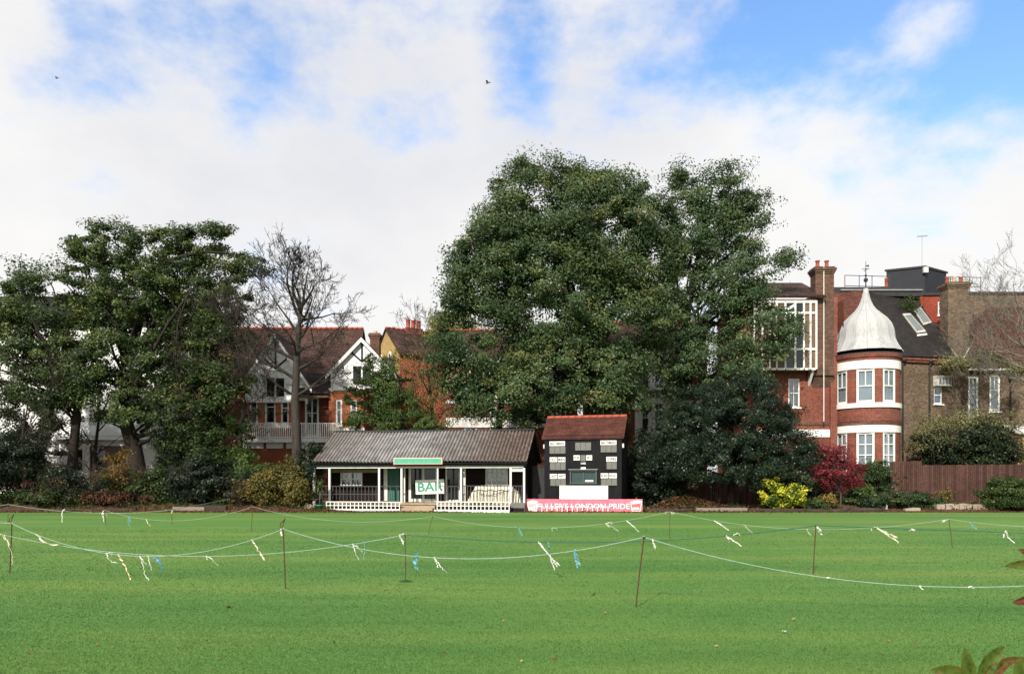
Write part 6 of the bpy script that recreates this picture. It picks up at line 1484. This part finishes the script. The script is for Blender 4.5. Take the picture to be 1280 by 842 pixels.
_nt=M['stripe'].node_tree; _w=N(_nt,'ShaderNodeTexWave',wave_type='BANDS',bands_direction='Z'); _w.inputs['Scale'].default_value=3.2; _t=N(_nt,'ShaderNodeTexCoord'); _nt.links.new(_t.outputs['Object'],_w.inputs[0])
_nt.links.new(ramp(_nt,_w.outputs['Fac'],[(.55,(.78,.72,.56)),(.62,(.68,.24,.09))]).outputs[0],_nt.nodes['Principled BSDF'].inputs['Base Color'])
ribbon('cream tape cut by the left edge beside the hooked stake',R_D,1,[[(8,10),(14,20)]],'tape_cream')
ribbon('long curled cream tape hanging beside the left-edge stake',R_D,6,[[(6,12),(10,26),(6,40)]],'tape_cream')
ribbon('broad cream tape blown along the rope right of the left-edge stake',R_A,45,[[(10,9),(20,13),(28,13)]],'tape_cream',.035)
ribbon('bunched white tape left of the orange-striped one',R_A,133,[[(3,5),(8,10),(14,12)],[(5,-1),(7,3)]])
ribbon('long orange-striped tape hanging from the near rope',R_A,148,[[(8,16),(14,30),(19,36)]],'stripe',.026)
ribbon('long forked white tape next to the orange-striped one',R_A,175,[[(4,10),(6,22),(14,35)],[(5,8),(9,10)]])
ribbon('short straight white tape beside a blue rag',R_A,185,[[(3,9),(5,17)]])
ribbon('blue rag with yellow tape at the lowest part of the left rope',R_A,194,[[(4,6),(10,14),(4,22)],[(6,9),(11,15)],[(-2,3),(3,8)]],'tape_blue',.03)
ribbon('forked white tape on the rope left of the hook-topped stake',R_D,258,[[(7,3),(14,12)],[(1,4)]])
ribbon('single cream tape blowing right below the hook-topped stake rope',R_A,315,[[(6,9),(11,17),(16,25)]],'tape_cream',.03)
ribbon('white rag tied to the hook-topped stake',S2+Vector((-.03,-.02,.0)),0,[[(-1,3),(0,8)]],'tape_white',.04)
ribbon('ragged grey-white tape under the green door',R_D,441,[[(3,8),(8,21)],[(7,5),(11,10)]],'tape_white')
ribbon('pale blue strand with a white tuft left of the green-topped stake',R_D,455,[[(1,8),(0,22)]],'tape_blue',.016)
ribbon('white tape tied at the head of the green-topped stake',S4+Vector((-.03,-.02,.02)),0,[[(-6,1),(-3,7),(0,13)]],'tape_white',.026)
ribbon('fluffy blue tuft right of the green-topped stake',R_A,521,[[(-4,6),(2,16)],[(-2,10),(0,15)],[(1,-5)]],'tape_blue',.04)
ribbon('white forked tape before the pavilion steps',R_A,543,[[(8,11),(16,19)],[(3,8),(5,12)]])
ribbon('long white tape fanned into three below the concrete block',R_E,673,[[(9,11),(15,18),(20,35)],[(9,11),(15,18),(27,30)],[(14,17),(19,24),(24,32)]],'tape_white',.026)
ribbon('small dull blue rag on the dark green rope',R_E,685,[[(1,6),(1,11)]],'tape_blue',.03)
ribbon('bold blue rag left of the leaning stake',R_A,719,[[(0,10),(3,21)],[(2,9),(6,19)],[(1,-3)]],'tape_blue',.035)
ribbon('short white tape right beside the leaning stake',R_A,816,[[(1,5),(3,11)]],'tape_white',.026)
ribbon('blue rag on the far rope before the right trellis',R_G,648,[[(3,5),(6,11)],[(2,6),(4,11)],[(-4,-1)]],'tape_blue',.04)
ribbon('small white loop on the far rope before the pink banner',R_G,692,[[(-2,1),(-2,5)],[(4,0),(5,3)]])
ribbon('cluster of white tapes on the far rope before the banner lettering',R_G,757,[[(4,4),(6,5)],[(8,-2),(7,1)],[(10,5),(16,9)]])
ribbon('long white tape slanting off the far rope near the banner end',R_G,783,[[(8,7),(16,14)]],'tape_white',.035)
ribbon('white rags at the head of the stake before the banner end',S6,0,[[(-4,1),(-7,2)],[(2,2),(3,4)],[(4,1),(6,3)]])
ribbon('broad white tape slanting below the pale sleeper edging',R_G,893,[[(8,5),(18,12)]],'tape_white',.045)
ribbon('thin white tape below the yellow shrub',R_G,930,[[(5,5),(11,10)]])
ribbon('white forked tape on the dark green rope below the holly',R_E,908,[[(8,5),(19,13)],[(2,4),(5,8)]],'tape_white',.03)
ribbon('small curved white tape just right of the forked one below the holly',R_E,917,[[(4,-3),(8,0)]])
ribbon('tiny white tape left of the stake below the crimson tree',R_G,1009,[[(2,4),(4,7)]])
ribbon('paired white tapes at the head of the stake below the crimson tree',S5,0,[[(4,6),(9,12)],[(2,3),(6,7)]],'tape_white',.035)
ribbon('white knot of tape on the far rope below the ivy',R_G,1089,[[(4,-1),(6,-1)],[(1,3)]],'tape_white',.035)
ribbon('long pale pinkish tape with two tails below the brown fence',R_E,1096,[[(12,8),(22,14),(29,19)],[(14,7),(26,12)]],'tape_cream',.04)
ribbon('white knotted end on the dark green rope below the brown fence',R_E,1139,[[(-2,2)],[(3,1),(4,3)]],'tape_white',.045)
ribbon('white knot at the head of the left-leaning thin stake',S7,0,[[(-6,2),(-9,2)],[(-8,4)]],'tape_white',.03)
ribbon('white and blue tape on the far rope before the stone kerb',R_G,1211,[[(3,4),(4,8)],[(6,6),(9,9)]],'tape_blue',.026)
ribbon('white forked tape at the right edge below the rounded shrub',R_E,1256,[[(1,-2),(5,6),(12,13)],[(0,2),(-1,7)]],'tape_white',.028)
ribbon('small white knot on the right sweep of the near rope below the thick log',R_A,1034,[[(3,0)]])
ribbon('tiny hanging white knot at the lowest point of the near rope',R_A,1150,[[(2,4)]])
ribbon('pair of white scraps on the near rope toward the right edge',R_A,1211,[[(3,-1)],[(6,1),(8,1)]])
ribbon('white tape hanging tall before the left leaf bank',R_L,78,[[(-1,6),(0,14)],[(3,-3)]],'tape_white',.045)
ribbon('bunched white tape before the leaf bank',R_L,127,[[(1,4),(2,11)],[(4,1),(6,3)],[(3,-4)]],'tape_white',.045)
ribbon('faded blue rag at the start of the far rope on the left',R_G,161,[[(-1,8),(3,16)],[(2,8)]],'tape_blue',.04)
ribbon('small white tape just right of the faded blue rag on the left',R_G,183,[[(2,5),(5,9)]],'tape_cream',.035)
ribbon('white tag at the head of the pale-topped stake',S11,0,[[(0,3),(-1,5)]],'tape_white',.045)

# stakes that carry the ropes just beyond both sides of the frame
for lab,p in (('stake carrying the near rope beyond the right edge',OR),('stake carrying the far rope beyond the right edge',R_G[-1]),('stake carrying the dark green rope beyond the right edge',R_E[-1]),('stake carrying the rope beyond the left edge',OL)):
    g=empty('iron_stake',(p.x,p.y,0),0,lab,'stake','stakes round the cricket square'); MB().tube([(0,0,-.1),(0,0,p.z+.05)],.011,6).build('rod',M['rust'],g)
# ------------------------------------------------------------------ shrub close to the camera on the right
def photinia():
    Y=1.75; base=W(1245,0,Y,0); g=empty('photinia_shrub',base,0,'red-tipped green shrub close by in the lower right corner','shrub'); m=MB(); O=base
    def w(px,py,y=Y): return P(px,py,y)-O
    def lf(name,pts,wd,tint,seed,fold=.25):
        """one leaf: a midrib path in pixels and its greatest half width"""
        rng=np.random.default_rng(seed); q=[w(*p) for p in pts]; n=12
        def at(t):
            f=t*(len(q)-1); j=min(int(f),len(q)-2); a=q[max(j-1,0)];b=q[j];c=q[j+1];d=q[min(j+2,len(q)-1)]; u=f-j
            return .5*((2*b)+(c-a)*u+(2*a-5*b+4*c-d)*u*u+(3*b-a-3*c+d)*u**3)
        vs=[];tn=[]
        for i in range(n+1):
            t=i/n; p=at(t); d=(at(min(1,t+.02))-at(max(0,t-.02))).normalized(); s=d.cross(Vector((0,1,0))).normalized(); h=wd*(math.sin(math.pi*min(1,t**.8*.97+.02)))**.8; up=Vector((0,-1,0))
            j=.04*h*math.sin(i*9)
            vs+=[p-s*(h+j)+up*h*fold,p-s*h*.5+up*h*fold*.35,p,p+s*h*.5+up*h*fold*.35,p+s*(h-j)+up*h*fold]; tn+=[tint+.18*(abs(k-2)/2)*(t)-(.22 if k==2 else 0)+rng.normal(0,.06) for k in range(5)]
        mb=MB(); mb.add(vs,[(i*5+k,i*5+k+1,(i+1)*5+k+1,(i+1)*5+k) for i in range(n) for k in range(4)]); o=mb.build('leaf',M['photinia'],g,True)
        a=o.data.attributes.new('tint','FLOAT','POINT'); a.data.foreach_set('value',np.clip(tn,0,1).astype('f'))
    k=Y/FPX
    lf('leaf',[(1214,852),(1209,832),(1206,809)],9*k,.35,1); lf('leaf',[(1222,856),(1236,825),(1256,808)],10*k,.38,2,.4); lf('leaf',[(1212,852),(1190,838),(1163,837)],8*k,.55,3)
    lf('leaf',[(1228,858),(1244,836),(1268,821)],9*k,.72,4); lf('leaf',[(1240,852),(1258,828),(1282,822)],5*k,.7,5); lf('leaf',[(1276,862),(1274,842),(1271,822)],9*k,.35,6); lf('leaf',[(1300,840),(1288,828),(1273,828)],6*k,.5,7)
    lf('leaf',[(1302,718),(1282,706),(1256,707)],6.5*k,.55,8); lf('leaf',[(1304,742),(1288,748),(1266,753)],7*k,.95,9); lf('leaf',[(1306,704),(1290,694),(1273,686)],5*k,.9,10)
    lf('leaf',[(1222,862),(1200,862),(1176,872)],9*k,.4,11); lf('leaf',[(1250,868),(1262,858),(1282,856)],9*k,.45,12); lf('leaf',[(1310,780),(1300,770),(1290,752)],8*k,.5,13); lf('leaf',[(1236,880),(1222,868),(1206,872)],9*k,.3,14)
    m.tube([Vector((0,0,-.05)),w(1238,1200),w(1226,950),w(1219,852)],[.012,.010,.007,.003],6); m.tube([w(1238,1200),w(1262,980),w(1275,862)],[.008,.006,.003],6); m.tube([w(1240,1300),w(1330,960),w(1318,800),w(1303,712)],[.010,.008,.006,.003],6); m.tube([w(1230,1000),w(1240,900),w(1236,862)],[.005,.004,.003],5)
    m.build('stems',M['photinia_stem'],g,True)
M['photinia_stem']=plain('photinia_stem',(.09,.05,.03),.6)
photinia()
# ------------------------------------------------------------------ birds
def bird(px,py,Y,label,rz,flap,span_=.55):
    p=P(px,py,Y); g=empty('flying_bird',p,rz,label,'bird'); m=MB()
    m.lathe([(0,-.22),(.035,-.17),(.06,-.05),(.055,.06),(.035,.14),(.03,.18),(.012,.22),(0,.25)],(0,0,0),10); m.v=[(x,z,-y) for x,y,z in m.v]; m.prism_y([(-.05,-.01),(.05,-.01),(.05,.01),(-.05,.01)],-.34,-.18); m.build('body',M['feather'],g,True)
    for s in (-1,1):
        w=MB(); a=math.radians(flap); e=(s*span_*.5*math.cos(a),0,span_*.5*math.sin(a)); t=(s*span_*math.cos(a*.4),-.1,span_*(.5*math.sin(a)+.5*math.sin(a*.2)))
        vs=[(s*.04,.08,.0),(e[0],.12,e[2]),(t[0],-.02,t[2]),(e[0],-.1,e[2]),(s*.04,-.1,0)]; vs2=[(x,y,z+.012) for x,y,z in vs]
        w.add(vs+vs2,[(0,1,2,3,4),(9,8,7,6,5)]+[(i,i+5,(i+1)%5+5,(i+1)%5) for i in range(5)]); w.build('wing',M['feather'],g)
bird(609.5,104,70,'small dark bird high above the gap left of the largest oak',R(60),50,.33); bird(71,98,90,'tiny bird high at the upper left of the sky',R(70),55,.28)
# small things on the lawn
g=empty('dark_clod',W(285.5,759.5,GY(759.5),0),0,'small dark clod alone on the near lawn at the left','clod'); MB().lathe([(0,0),(.02,.0),(.026,.018),(.018,.036),(0,.042)],(0,0,0),9).build('clod_body',M['bark'],g,True)
for i,(px,py,lab) in enumerate(((980,792,'white paper scrap on the near lawn left of the red-tipped shrub'),)):
    Y=GY(py); g=empty('paper_scrap',W(px,py,Y,0),0,lab,'litter'); m=MB(); m.add([(-.03,0,.035),(-.01,-.02,.05),(.012,-.01,.03),(.035,-.015,.055),(.03,.02,.04),(-.015,.02,.045)],[(0,1,5),(1,2,5),(2,4,5),(2,3,4)]); m.build('scrap',M['tape_white'],g)
print('objects',len(bpy.data.objects))
